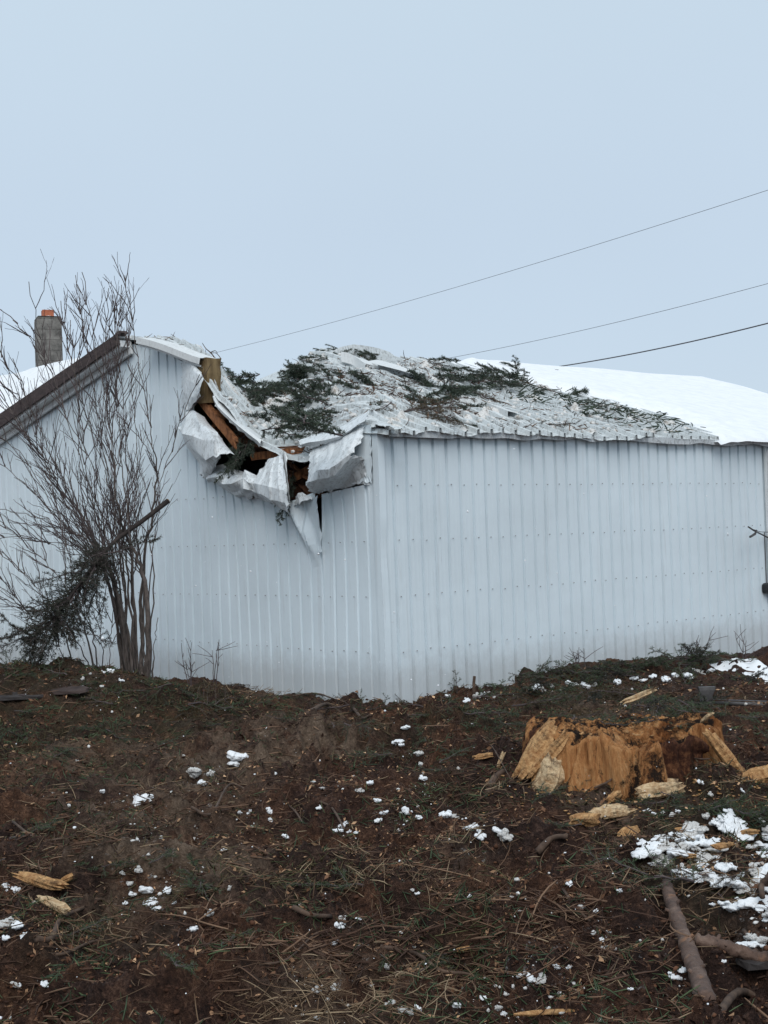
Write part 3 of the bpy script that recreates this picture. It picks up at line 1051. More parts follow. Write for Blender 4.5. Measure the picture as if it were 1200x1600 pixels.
sheet('torn_panel', [[(416, 723, -.02), (430, 715, .04), (443, 707, .06)],
                     [(400, 744, .18), (424, 748, .28), (445, 746, .28)],
                     [(392, 762, .20), (420, 774, .34), (448, 782, .32)],
                     [(412, 779, .10), (429, 790, .27), (450, 797, .26)]], TM, 20, 20, 0.018, seed=5, ribs=3)
sheet('torn_panel', [[(441, 706, .02), (446, 708, .10)],
                     [(446, 750, .18), (450, 750, .26)],
                     [(449, 792, .20), (452, 790, .24)]], M['metal_trim'], 4, 10, 0.004, seed=6)
sheet('torn_panel', [[(488, 699, .0), (515, 692, .02), (545, 677, .02), (572, 657, .0)],
                     [(483, 728, .22), (508, 720, .30), (540, 702, .26), (566, 678, .12)],
                     [(478, 752, .32), (494, 741, .42), (515, 741, .50), (546, 714, .32)],
                     [(481, 762, .28), (502, 764, .20), (532, 752, .15), (571, 716, .08)],
                     [(488, 771, .10), (506, 769, .06), (536, 762, .02), (576, 755, .02)]], TM, 34, 34, 0.016, seed=7, ribs=4)
sheet('torn_panel', [[(560, 668, .03), (570, 664, .03), (582, 664, .02)],
                     [(546, 712, .10), (566, 700, .06), (579, 700, .03)],
                     [(540, 758, .04), (565, 752, .04), (580, 756, .03)]], M['metal'], 16, 16, 0.012, seed=8)
sheet('torn_panel', [[(462, 776, .08), (470, 770, .12), (478, 773, .08)],
                     [(460, 790, .10), (474, 784, .16), (492, 778, .06)]], TM, 12, 8, 0.02, seed=9)
sheet('torn_panel', [[(483, 786, .03), (490, 781, .08), (495, 776, .12)],
                     [(490, 815, .03), (495, 812, .06), (499, 808, .10)],
                     [(500, 862, .03), (501, 862, .04), (503, 864, .05)]], M['metal'], 10, 16, 0.006, seed=10)
sheet('bent_flashing', [[(466, 688, -.15), (490, 680, -.12), (530, 668, -.10), (556, 656, -.10), (576, 642, -.10)],
                        [(467, 694, .10), (492, 690, .12), (530, 680, .12), (556, 664, .10), (574, 655, .10)],
                        [(468, 698, .08), (494, 695, .08), (530, 686, .08), (552, 670, .08), (570, 660, .06)]], TM, 30, 8, 0.012, seed=11)
sheet('bent_flashing', [[(336, 616, .0), (352, 636, -.05), (380, 662, -.05), (412, 686, -.08)],
                        [(332, 619, .14), (346, 640, .16), (372, 666, .16), (408, 691, .10)],
                        [(334, 626, .10), (346, 647, .12), (374, 672, .12), (406, 696, .06)]], M['metal_trim'], 24, 8, 0.012, seed=12)
sheet('bent_flashing', [[(578, 662, -.2), (592, 657, -.15), (610, 664, -.15), (632, 668, -.10)],
                        [(580, 668, .06), (594, 664, .06), (610, 668, .06), (634, 671, .05)]], M['metal_roof'], 20, 6, 0.008, seed=13)

# gutter edge rag along the long eave
s = np.linspace(0.1, LEN - 0.05, 300)
wv = (fbm(s * 2.2, s * 0, 64, 3) - 0.5) * 0.10 * (1 - 0.85 * sstep((s - 4.0) / 2))
top = COR + np.outer(s, VR) + np.outer(0.10 + wv * 0.6, NR) + np.outer(EAVE_Z - 0.02 + wv * 0.6, UP)
bot = COR + np.outer(s, VR) + np.outer(0.085 + 0.5 * wv, NR) + np.outer(EAVE_Z - 0.055 - 0.05 * vn(s * 3.1, s * 0, 67), UP)
mb = MB(); mb.grid(np.stack([top, bot], 1))
o = spart(mb, 'eave_trim', M['metal_torn'])
o.modifiers.new('thickness', 'SOLIDIFY').thickness = 0.004

# ------------------------------------------------------------------ loose pieces and snow on the roof
def roof_hit(px, py):
    """s, t on the (dented) near roof slope under a pixel"""
    d = ray(px, py)
    n = np.cross(VR, VL + UP * SLOPE)
    s0, t0 = 0, 0
    p = on_plane(px, py, EO, n)
    for _ in range(6):
        s0 = float(np.dot(p - EO, VR)); t0 = float(np.dot(p - EO, VL))
        q = roof_pt(np.array(s0), np.array(t0))
        p = on_plane(px, py, q, n)
    return s0, t0


def RF(px, py, lift=0.0):
    s0, t0 = roof_hit(px, py)
    return roof_pt(np.array(s0), np.array(np.clip(t0, -0.15, PEAK_T))) + UP * lift


def loose_strip(pts, w, label):
    """a bent length of flashing: channel section"""
    C = np.array([RF(a, b, l) for a, b, l in pts])
    C = cat(C, 18)
    d = np.gradient(C, axis=0); d /= np.linalg.norm(d, axis=1)[:, None]
    side = np.cross(d, UP); side /= np.linalg.norm(side, axis=1)[:, None]
    if np.dot(side[0], NR) < 0: side = -side
    V = np.stack([C - side * w * 0.5 + UP * 0.03, C + side * w * 0.35 + UP * 0.06, C + side * w * 0.42 - UP * w * 0.45, C + side * w * 0.3 - UP * w * 0.5], 1)
    mb = MB(); mb.grid(V)
    o = mb.build('loose_flashing', M['metal_trim'])
    o.modifiers.new('thickness', 'SOLIDIFY').thickness = 0.004
    tag(o, label, 'metal strip')


loose_strip([(536, 562, .12), (560, 574, .10), (578, 584, .08)], 0.20, 'short white flashing strip lying on the roof just below the buckled ridge')
loose_strip([(582, 579, .12), (620, 592, .12), (662, 605, .10)], 0.22, 'longer white flashing strip pointing down the roof beside the green boughs')
loose_strip([(718, 626, .06), (760, 640, .05), (800, 652, .05)], 0.16, 'bent white strip on the roof above the long wall, right of the boughs')

# lifted sheet at the ridge
sh = sheet('lifted_sheet', [[(512, 552, .0), (545, 541, .02), (580, 541, .02), (612, 550, .0)],
                            [(520, 562, .05), (548, 552, .10), (585, 556, .06), (622, 562, .02)],
                            [(528, 572, .0), (552, 566, .02), (590, 570, .02), (628, 572, .0)]], M['metal_roof'], 24, 12, 0.02, 21,
           fn=lambda a, b, l: on_plane(a, b, roof_pt(np.array(3.6), np.array(4.6)) + NR * l, NR * 1.0 + VR * -0.2) + 0)


def snow_field(s0, s1, t0, t1, ds, dt, fth, name, mat, label, cat_):
    s = np.arange(s0, s1, ds); t = np.arange(t0, t1, dt)
    S, T = np.meshgrid(s, t)
    th_ = fth(S, T)
    V = roof_pt(S, np.minimum(T, PEAK_T)) + th_[..., None] * UP
    over = np.clip(T - PEAK_T, 0, 9)
    V = V + over[..., None] * VL - (over * SLOPE)[..., None] * UP
    nr, nc = S.shape
    i = np.arange(nr - 1)[:, None]; j = np.arange(nc - 1)[None, :]
    Q = np.stack([i * nc + j, i * nc + j + 1, (i + 1) * nc + j + 1, (i + 1) * nc + j], -1).reshape(-1, 4)
    keep = (th_.ravel()[Q] > -0.02).any(axis=1) & (th_.ravel()[Q] > -0.2).all(axis=1)
    me = quads_mesh(name, V.reshape(-1, 3), Q[keep], True)
    o = obj(name, me, mat)
    return tag(o, label, cat_, None, 'stuff')


def th_main(S, T):
    edge = 5.85 + 0.9 * (fbm(S * 0.9, T * 0.9, 81, 3) - 0.5) + 0.55 * np.sin(T * 1.1) + 0.25 * sstep((T - 3.4) / 1.2) + 0.25 * (1 - sstep(T / 0.9))
    k = sstep((S - edge) / 0.9)
    lump = (fbm(S * 5, T * 5, 82, 3) - 0.5) * 0.10 * (1 - sstep((S - edge - 0.2) / 1.6))
    th_ = -0.035 + 0.155 * k + lump + (fbm(S * 0.7, T * 0.7, 83, 2) - 0.5) * 0.06 * k
    th_ = th_ * (0.55 + 0.45 * sstep((T + 0.22) / 0.40)) - 0.035 * (T < -0.16)
    th_ = np.where(k < 0.03, -0.4, th_)
    return th_


snow_field(4.2, LEN + 0.1, -0.20 + 0.0, PEAK_T + 0.45, 0.05, 0.05, th_main, 'roof_snow', M['snow'],
           'thick smooth white snow lying on the undamaged right half of the roof', 'snow')


def th_rag(S, T):
    n = fbm(S * 3.2, T * 3.2, 85, 4, 0.6)
    m_ = fbm(S * 0.9, T * 0.9, 86, 2)
    n2 = fbm(S * 11, T * 11, 87, 2)
    cut = 0.635 - 0.22 * (m_ - 0.5)
    near_edge = sstep((S - 4.2) / 1.5) * 0.05
    clear = sstep((S - 2.6) / 1.6) * (1 - sstep((T - 2.2) / 1.0))
    return (n - cut + near_edge - 0.06 * clear) * 0.5 * (0.5 + n2) - 0.004


snow_field(0.05, 6.2, 0.0, PEAK_T - 0.05, 0.028, 0.028, th_rag, 'trampled_roof_snow', M['dirtysnow'],
           'dirty broken snow scattered between spruce boughs on the smashed roof', 'snow')

# snow on the far slope edge (its top just shows left of the peak)

# ------------------------------------------------------------------ neighbouring wing with chimney
A = at(150, 538, 25.0) - VL * 1.0 - UP * 0.24
wing = thing('snowy_house', (float(A[0]), float(A[1]), GROUND_B), 'house behind the shed with snow covered roof and block chimney', 'house')
mb = MB()
rl = 16.0
sa, ca = math.sin(math.radians(27)), math.cos(math.radians(27))
front = A - VR * 6.0 - UP * (6.0 * sa / ca)
back = A + VR * 3.6 - UP * (3.6 * sa / ca)
mb.add([A, A + VL * rl, front + VL * rl, front, back, back + VL * rl], [(0, 1, 2, 3), (0, 4, 5, 1)])
o = mb.build('roof', M['snow']); child(o, wing)
s = np.linspace(0, rl, 120); t = np.linspace(-5.95, 0.5, 56)
S, T = np.meshgrid(s, t)
dz = np.where(T < 0, T, -T) * sa / ca + 0.10 + 0.08 * (fbm(S, T, 95, 3) - 0.5)
dz = dz - 0.12 * ((np.abs(T - 0.5) < 0.05) | (S < 0.05))
V = A + S[..., None] * VL + T[..., None] * VR + dz[..., None] * UP
mb = MB(); mb.grid(V)
o = mb.build('snow_cover', M['snow'], None, True); child(o, wing)
mb = MB()
fz = front[2] - 0.05
for w_, e_ in ((front + VR * 0.6, None), (back - VR * 0.3, None)):
    mb.add([(w_[0], w_[1], GROUND_B), tuple((w_ + VL * rl)[:2]) + (GROUND_B,), tuple((w_ + VL * rl)[:2]) + (fz,), (w_[0], w_[1], fz)], [(0, 1, 2, 3)])
o = mb.build('wall', M['metal_trim']); child(o, wing)
mb = MB()
g0 = front + VR * 0.6; g1 = back - VR * 0.3
mb.add([(g0[0], g0[1], GROUND_B), (g1[0], g1[1], GROUND_B), (g1[0], g1[1], fz), tuple(A - UP * 0.1), (g0[0], g0[1], fz)], [(0, 1, 2, 3, 4)])
o = mb.build('gable', M['metal_trim']); child(o, wing)
# chimney: courses of concrete blocks around a mortar core
Yc = 27.6
cb0 = at(77, 575, Yc); ct0 = at(77, 501, Yc)
cz0, cz1 = cb0[2] - 0.3, ct0[2]
cx, cy = cb0[0], cb0[1]
hw = 20 / FPX * Yc / 1.06
fa = np.array((0.93, 0.36, 0)); fb = np.array((-0.36, 0.93, 0))
cc = np.array((cx, cy, 0))
mb = MB(); mb.box(cc + UP * (cz0 + cz1) / 2, fa * hw * 0.75, fb * hw * 0.75, UP * (cz1 - cz0) / 2 * 0.985)
core = mb.build('chimney', M['mortar']); child(core, wing)
nc = 6
ch = (cz1 - cz0) / nc
for i in range(nc):
    zc = cz0 + (i + 0.5) * ch
    last = i == nc - 1
    for side in range(4):
        n_, t_ = ((-fb, fa), (fa, fb), (fb, -fa), (-fa, -fb))[side]
        splits = (-1, 0.15, 1) if (i + side) % 2 else (-1, -0.35, 1)
        for k in range(2):
            a, b = splits[k], splits[k + 1]
            mb = MB()
            grow = 1.0
            mb.box(cc + UP * zc + n_ * hw * (0.87 + rng.uniform(-.006, .006)) * grow + t_ * hw * (a + b) / 2 * 0.99, t_ * (hw * (b - a) / 2 - 0.003), n_ * hw * 0.13, UP * (ch / 2 - 0.0025))
            o = mb.build('block', M['concrete'])
            child2(o, core)
mb = MB(); mb.box(cc + UP * (cz1 + 0.02), fa * hw * 0.97, fb * hw * 0.97, UP * 0.022)
o = mb.build('cap', M['mortar']); child2(o, core)
mb = MB()
ring = np.linspace(0, 2 * np.pi, 4, endpoint=False) + math.pi / 4
fr = hw * 0.46 * 1.414
prof = [(fr * 0.98, 0.03), (fr, 0.20), (fr * 1.0, 0.205), (fr * 0.84, 0.205), (fr * 0.84, 0.05)]
V = np.array([[cc + UP * (cz1 + h) + r * (math.cos(q) * fa + math.sin(q) * fb) for q in ring] + [cc + UP * (cz1 + h) + r * (math.cos(ring[0]) * fa + math.sin(ring[0]) * fb)] for r, h in prof])
mb.grid(V)
o = mb.build('flue', M['clay']); child2(o, core)
mb = MB()
V = np.array([[cc + UP * (cz1 + 0.042 + 0.05 * (1 - abs(i_)) * (1 - abs(j_)) + 0.02) + fa * hw * 0.9 * i_ + fb * hw * 0.9 * j_ for i_ in np.linspace(-1, 1, 9)] for j_ in np.linspace(-1, 1, 9)])
mb.grid(V)
o = mb.build('snow_cap', M['snow'], None, True); child2(o, core)

# ------------------------------------------------------------------ power lines
def cable(pa, pb, sag, r, label):
    pa = np.asarray(pa); pb = np.asarray(pb)
    t = np.linspace(0, 1, 40)
    C = pa + np.outer(t, pb - pa) - np.outer(4 * sag * t * (1 - t), UP)
    mb = MB(); mb.tube(C, r, 6)
    o = mb.build('power_line', M['wire'], None, True)
    tag(o, label, 'power line', 'overhead lines behind the shed')


def cable_px(q0, q1, Y0, Y1, sag, r, label):
    a = at(*q0, Y0); b = at(*q1, Y1)
    t0, t1 = 0.25 / 1.6, 1.25 / 1.6
    a[2] += 4 * sag * t0 * (1 - t0); b[2] += 4 * sag * t1 * (1 - t1)
    d = b - a
    cable(a - d * 0.25, b + d * 0.35, sag, r, label)


cable_px((345, 549), (1200, 297), 46, 27, 0.35, 0.005, 'topmost thin overhead wire rising steeply to the right')
cable_px((715, 557), (1200, 443), 48, 36, 0.25, 0.0065, 'middle thin overhead wire above the snowy roof')
cable_px((903, 568), (1200, 505), 40, 33, 0.15, 0.016, 'lowest and thickest overhead cable meeting the snowy ridge')

# ------------------------------------------------------------------ fittings at the right edge of the long wall
def RW(px, py, off=0.0):
    return on_plane(px, py, COR + NR * off, NR)


br = RW(1172, 826, 0.05)
root = thing('service_bracket', tuple(br), 'thin dark metal bracket with a hanging clamp near the right end of the long wall', 'bracket')
mb = MB(); mb.tube([RW(1169, 823, .32), RW(1178, 829, .30), RW(1204, 842, .02)], 0.011, 6); child(mb.build('arm', M['iron']), root)
mb = MB(); mb.tube([RW(1182, 828, .30), RW(1180, 834, .31), RW(1172, 839, .33)], [0.008, 0.018, 0.016], 6); child(mb.build('clamp', M['iron']), root)
mb = MB(); mb.tube([RW(1176, 827, .31), RW(1188, 831, .30), RW(1215, 832, .25)], 0.005, 5); child(mb.build('wire', M['wire']), root)
bx = RW(1199, 919, 0.06)
root = thing('wall_box', tuple(bx), 'small black box on the white wall at the right edge', 'box')
mb = MB()
ang = np.linspace(0, 2 * np.pi, 20, endpoint=False)
def rr_(a, w, h, p=4.0):
    c, s_ = abs(math.cos(a)), abs(math.sin(a))
    k = (c ** p + s_ ** p) ** (-1 / p)
    return k * math.cos(a) * w, k * math.sin(a) * h
for_rings = []
for off, sc in ((-0.05, 1.0), (0.05, 1.0), (0.065, 0.9), (0.066, 0.0)):
    for_rings.append([bx + VR * (0.06 + rr_(a, .12 * sc, .075 * sc)[0]) + UP * rr_(a, .12 * sc, .075 * sc)[1] + NR * off for a in np.append(ang, ang[0])])
mb.grid(np.array(for_rings))
child(mb.build('housing', M['black']), root)
mb = MB(); mb.tube([bx + UP * 0.07 + VR * 0.05 - NR * 0.04, bx + UP * 0.3 + VR * 0.06 - NR * 0.05, bx + UP * 0.8 + VR * 0.06 - NR * 0.05], 0.008, 5)
child(mb.build('cable', M['wire']), root)


# ------------------------------------------------------------------ twiggy shrub
def wander(p0, p1, n, amp, r, bend=0.0):
    t = np.linspace(0, 1, n)[:, None]
    L = np.linalg.norm(p1 - p0)
    w = np.cumsum(r.normal(0, 1, (n, 3)), axis=0)
    w = w - t * w[-1]
    P_ = p0 + t * (p1 - p0) + w * amp * L / math.sqrt(n)
    P_[:, 2] += bend * L * (t[:, 0] * (1 - t[:, 0]))
    return P_


def grow_twigs(mb, path, rad, r, level, count, lenf, spread, minlen=0.12):
    n = len(path)
    for _ in range(count):
        k = r.integers(max(1, int(n * 0.25)), n - 1)
        d = path[k + 1] - path[k - 1] if k + 1 < n else path[k] - path[k - 1]
        d = d / (np.linalg.norm(d) + 1e-9)
        q = r.normal(0, 1, 3); q[1] *= 0.8
        q -= d * np.dot(q, d); q /= np.linalg.norm(q) + 1e-9
        a = spread * r.uniform(0.5, 1.3)
        v = d * math.cos(a) + q * math.sin(a) + UP * 0.28
        v /= np.linalg.norm(v)
        L = lenf * r.uniform(0.4, 1.2) * (1.0 - 0.45 * k / n)
        if L < minlen: continue
        end = path[k] + v * L
        tp = wander(path[k], end, 6 if level else 8, 0.048, r, -0.10 if r.random() < 0.35 else 0.10)
        r0 = min(rad[k] * 0.62, 0.0058 if level == 0 else 0.0038)
        rr = np.linspace(r0, 0.0021, len(tp))
        mb.tube(tp, rr, 4, False, 1.0)
        if level < 2:
            grow_twigs(mb, tp, rr, r, level + 1, 3 if level == 0 else (1 if r.random() < 0.6 else 0), L * 0.6, 0.42, minlen)


def shrub(name, label, base_px, stems, seed, Y0):
    r = np.random.default_rng(seed)
    b = at(*base_px, Y0)
    b[2] = float(terrain(b[0], b[1]))
    root = thing(name, tuple(b), label, 'shrub', 'bare shrubs against the gable wall')
    for path_px, r0, ntw, lf in stems:
        dy = np.cumsum(r.normal(0, 0.16, len(path_px)))
        dy[0] = r.normal(0, 0.08)
        P_ = np.array([at(q[0], q[1], Y0 + dy[i]) for i, q in enumerate(path_px)])
        P_[0][2] -= 0.12
        P_ = cat(P_, 6 * len(path_px))
        P_[1:-1] += r.normal(0, 0.010, (len(P_) - 2, 3))
        t = np.linspace(0, 1, len(P_))
        rad = np.maximum(0.0042, 0.54 * r0 * (0.17 * (1 - t) + 0.88 * (1 - t) ** 2.0))
        mb = MB(); mb.tube(P_, rad, 7 if r0 > 0.03 else 5, True)
        stem = mb.build('stem', M['bark'] if r0 > 0.018 else M['twig'], None, True)
        child(stem, root)
        mb = MB(); grow_twigs(mb, P_, np.maximum(rad, 0.012), r, 0, int(ntw * 1.2), lf * 1.12, 0.55)
        if mb.n:
            tw = mb.build('twigs', M['twig'])
            child2(tw, stem)
            tw['kind'] = 'stuff'
    return root


main_stems = [
    ([(204, 1056), (190, 965), (177, 905), (160, 872), (120, 790), (70, 690), (20, 560)], 0.075, 22, 0.85),
    ([(230, 1058), (231, 975), (222, 890), (199, 840), (181, 780), (172, 660), (150, 540), (128, 425)], 0.072, 26, 0.85),
    ([(214, 1058), (208, 940), (205, 850), (198, 740), (190, 600), (178, 470)], 0.045, 24, 0.8),
    ([(222, 1058), (220, 960), (228, 860), (243, 770), (240, 700), (226, 620), (205, 500), (195, 430)], 0.050, 20, 0.7),
    ([(238, 1060), (241, 1010), (247, 965)], 0.028, 0, 0.3),
    ([(200, 1050), (182, 940), (170, 880), (140, 760), (125, 640), (110, 500)], 0.040, 22, 0.8),
    ([(196, 1052), (175, 930), (150, 860), (100, 770), (50, 690), (-10, 600)], 0.038, 22, 0.85),
    ([(199, 1052), (172, 920), (130, 850), (70, 790), (10, 730), (-60, 690)], 0.030, 18, 0.8),
    ([(208, 1055), (196, 930), (188, 820), (175, 700), (165, 570), (170, 450)], 0.034, 22, 0.75),
    ([(226, 1056), (224, 930), (212, 820), (215, 720), (206, 610), (196, 520)], 0.030, 16, 0.6),
    ([(212, 1055), (200, 900), (180, 790), (140, 660), (110, 560), (95, 470)], 0.030, 20, 0.8),
    ([(230, 1055), (240, 900), (232, 815), (262, 720), (290, 640), (312, 585)], 0.020, 7, 0.45),
    ([(228, 1055), (236, 880), (250, 800), (246, 740), (222, 690), (180, 640)], 0.018, 8, 0.5),
    ([(204, 1052), (176, 900), (110, 800), (40, 640), (-20, 500)], 0.026, 20, 0.85),
    ([(206, 1052), (180, 880), (150, 740), (80, 600), (45, 440)], 0.024, 18, 0.75),
    ([(202, 1052), (168, 880), (90, 820), (20, 800), (-60, 780)], 0.020, 16, 0.7),
    ([(198, 1050), (170, 890), (80, 740), (0, 620), (-70, 540)], 0.026, 20, 0.8),
    ([(206, 1052), (186, 850), (160, 690), (135, 540), (118, 430)], 0.026, 20, 0.7),
    ([(216, 1052), (202, 830), (186, 680), (182, 560), (190, 445)], 0.026, 20, 0.7),
    ([(198, 1050), (165, 900), (110, 840), (40, 720), (-30, 660)], 0.022, 18, 0.7),
    ([(204, 1050), (178, 880), (120, 700), (70, 560), (20, 500)], 0.024, 18, 0.7),
    ([(200, 1050), (172, 900), (100, 860), (30, 840), (-50, 850)], 0.018, 16, 0.6),
]
shrub('bare_shrub', 'tall bare many-stemmed shrub with thick grey trunks in front of the gable wall', (215, 1058), main_stems, 3, 15.3)
side_stems = [
    ([(116, 1044), (100, 990), (60, 920), (0, 865), (-50, 830)], 0.020, 14, 0.6),
    ([(150, 1048), (130, 975), (90, 900), (30, 840), (-30, 790)], 0.024, 16, 0.65),
    ([(154, 1048), (146, 990), (120, 910), (90, 800), (70, 720)], 0.020, 14, 0.6),
    ([(108, 1040), (88, 1000), (45, 960), (0, 900)], 0.014, 12, 0.5),
    ([(160, 1050), (158, 990), (150, 920), (165, 840)], 0.014, 10, 0.5),
    ([(145, 1046), (120, 1000), (70, 960), (20, 940), (-40, 900)], 0.016, 12, 0.55),
    ([(170, 1050), (172, 1000), (176, 930), (150, 850)], 0.012, 8, 0.45),
]
shrub('bare_shrub', 'low clump of thin bare stems left of the tall shrub', (140, 1046), side_stems, 9, 15.0)


# weeds at the foot of the wall
def weed(px, py, Y, h, n, seed, label):
    r = np.random.default_rng(seed)
    b = at(px, py, Y); b[2] = float(terrain(b[0], b[1]))
    mb = MB()
    for i in range(n):
        e = b + np.array((r.normal(0, .16) * h, r.normal(0, .1) * h, h * r.uniform(.6, 1.1)))
        P_ = wander(b + np.array((r.normal(0, .05), 0, -.05)), e, 7, .05, r, .05)
        mb.tube(P_, np.linspace(.006, .0025, 7), 4, False)
        for k in range(3):
            j = r.integers(2, 6)
            mb.tube(wander(P_[j], P_[j] + np.array((r.normal(0, .12), r.normal(0, .06), r.uniform(.04, .16))), 4, .05, r), [.004, .003, .003, .002], 4, False)
    o = mb.build('dead_weed', M['twig'])
    tag(o, label, 'weed', 'dead weeds along the wall')


weed(300, 1072, 15.6, 0.55, 5, 1, 'dead weed stalks before the gable wall, right of the shrub')
weed(342, 1076, 15.5, 0.55, 3, 2, 'thin dead stalk by the gable wall, farthest right from the shrub')
weed(1095, 1030, 16.4, 0.45, 4, 3, 'dead twigs poking from the brush heap before the long wall')
weed(1165, 1028, 16.8, 0.5, 3, 4, 'thin dead twig rising from the snow at the right edge')
weed(902, 1050, 15.8, 0.35, 5, 5, 'dark twigs poking from the brush heap below the middle of the long wall')


# ------------------------------------------------------------------ spruce boughs
PLACES = [  # landmark phrases by place in the yard: (x0, x1, y0, y1, words)
    (0, 260, 0, 1130, 'at the foot of the bare shrub'), (260, 560, 0, 1130, 'below the gable wall right of the shrub'), (560, 790, 0, 1130, 'before the shed corner'),
    (790, 960, 0, 1090, 'in the brush heap below the middle of the long wall'), (960, 1300, 0, 1090, 'in the brush heap below the right end of the long wall'),
    (790, 1300, 1090, 1160, 'behind the stump'), (1020, 1300, 1160, 1320, 'right of the stump front'), (830, 1020, 1160, 1330, 'in front of the stump'),
    (560, 830, 1130, 1260, 'on the soil left of the stump'), (400, 680, 1260, 1380, 'in the middle of the churned yard'), (680, 880, 1260, 1380, 'below and left of the stump'),
    (300, 560, 1130, 1260, 'beside the bare sandy patch'), (0, 300, 1130, 1210, 'on the soil at the left below the rise'), (0, 300, 1210, 1340, 'in the dry grass at the left middle'), (300, 400, 1260, 1380, 'in the dry grass left of the middle'),
    (0, 150, 1340, 1700, 'beside the orange splinters at the lower left'), (150, 420, 1340, 1480, 'right of the orange splinters at the lower left'), (150, 420, 1480, 1700, 'at the lower left bottom edge'),
    (420, 700, 1380, 1520, 'in the soil left of the reddish stick'), (420, 600, 1520, 1700, 'at the bottom edge left of the middle'), (600, 800, 1520, 1700, 'at the bottom edge under the reddish stick'),
    (700, 1000, 1380, 1500, 'between the reddish stick and the log'), (800, 1000, 1500, 1700, 'at the bottom left of the log'), (880, 1100, 1320, 1400, 'above the reddish log'), (1000, 1300, 1380, 1700, 'beside the logs at the lower right'), (1000, 1300, 1320, 1420, 'at the snow patch on the right')]


def place(px, py):
    for a, b, c, d, w in PLACES:
        if a <= px < b and c <= py < d: return w
    return 'on the churned soil'


def bough_geo(seed, L=0.9, nside=11, nl=0.026, nw=0.0045, dens=34, droop=0.15, sidelen=0.38):
    r = np.random.default_rng(seed)
    limb = MB(); V = []; 
    main = wander(np.zeros(3), np.array((L, 0, 0)), 12, 0.05, r, -droop)
    limb.tube(main, np.linspace(0.011, 0.003, 12) * (L / 0.9) ** 0.5, 5)
    shoots = [(main[4:], 1.0)]
    for k in range(nside):
        f = (k + 0.6) / nside
        i = min(10, int(f * 11))
        sgn = 1 if k % 2 else -1
        a = r.uniform(0.6, 1.0)
        ln = L * sidelen * (1.1 - 0.75 * f) * r.uniform(0.7, 1.2)
        d = np.array((math.cos(a), sgn * math.sin(a), r.normal(0.0, 0.22)))
        e = main[i] + d * ln - UP * droop * 0.4 * ln
        sp = wander(main[i], e, 7, 0.05, r, 0.05)
        limb.tube(sp, np.linspace(0.004, 0.002, 7), 4, False)
        shoots.append((sp, 1.0))
        for q in range(r.integers(1, 4)):
            j = r.integers(1, 5)
            a2 = r.uniform(0.5, 0.9) * (1 if q % 2 else -1)
            dd = sp[-1] - sp[0]; dd /= np.linalg.norm(dd)
            d2 = np.array((dd[0] * math.cos(a2) - dd[1] * math.sin(a2), dd[0] * math.sin(a2) + dd[1] * math.cos(a2), dd[2] - 0.1))
            s2 = wander(sp[j], sp[j] + d2 * ln * r.uniform(0.3, 0.6), 5, 0.05, r)
            limb.tube(s2, 0.002, 3, False)
            shoots.append((s2, 1.0))
    for sp, _ in shoots:
        seg = np.linalg.norm(np.diff(sp, axis=0), axis=1).sum()
        n = max(6, int(dens * seg / 0.15))
        t = r.uniform(0, 1, n) * (len(sp) - 1)
        i = np.minimum(t.astype(int), len(sp) - 2)
        p = sp[i] + (t - i)[:, None] * (sp[i + 1] - sp[i])
        d = sp[i + 1] - sp[i]; d /= np.linalg.norm(d, axis=1)[:, None] + 1e-9
        q = r.normal(0, 1, (n, 3)); q -= d * (q * d).sum(1)[:, None]; q /= np.linalg.norm(q, axis=1)[:, None]
        v = d * 0.65 + q * 0.8
        w = np.cross(v, r.normal(0, 1, (n, 3))); w /= np.linalg.norm(w, axis=1)[:, None] + 1e-9
        ll = nl * r.uniform(0.7, 1.2, n)[:, None]
        V.append(np.stack([p - w * nw / 2, p + w * nw / 2, p + v * ll + w * nw * 0.25, p + v * ll - w * nw * 0.25], 1))
    V = np.concatenate(V)
    Q = np.arange(len(V) * 4).reshape(-1, 4)
    nm = quads_mesh('needles', V.reshape(-1, 3), Q)
    lm = mesh_from('spruce_bough', np.concatenate(limb.v), limb.f)
    lm.materials.append(M['twig'])
    return lm, nm


def basis(x_dir, up, loc, scale=1.0):
    x_ = np.asarray(x_dir, float); x_ = x_ / np.linalg.norm(x_)
    y_ = np.cross(up, x_); y_ /= np.linalg.norm(y_)
    z_ = np.cross(x_, y_)
    m = Matrix(((x_[0] * scale, y_[0] * scale, z_[0] * scale, loc[0]), (x_[1] * scale, y_[1] * scale, z_[1] * scale, loc[1]),
                (x_[2] * scale, y_[2] * scale, z_[2] * scale, loc[2]), (0, 0, 0, 1)))
    return m


protos = {}
for kind, mt, lod in (('roof', 'needle_roof', dict(nl=0.043, nw=0.008, dens=34)), ('ground', 'needle', dict(nl=0.026, nw=0.0046, dens=34)), ('brown', 'needle_brown', dict(nl=0.026, nw=0.005, dens=26)), ('dark', 'needle_dark', dict(nl=0.038, nw=0.0075, dens=20))):
    protos[kind] = []
    for q in range(5):
        lm, nm = bough_geo(100 + q + len(mt) * 13, L=(0.7, 0.9, 0.55, 0.8, 1.0)[q], nside=(9, 12, 8, 11, 13)[q], droop=(0.1, 0.2, 0.05, -0.1, 0.15)[q], **lod)
        nm.materials.append(M[mt])
        protos[kind].append((lm, nm))


def put_bough(kind, q, mtx, label, group, name='spruce_bough'):
    lm, nm = protos[kind][q]
    o = bpy.data.objects.new(name, lm)
    COL.objects.link(o)
    o.matrix_basis = mtx
    n_ = bpy.data.objects.new('needles', nm)
    COL.objects.link(n_)
    n_.parent = o
    tag(o, label, 'bough', group)
    return o


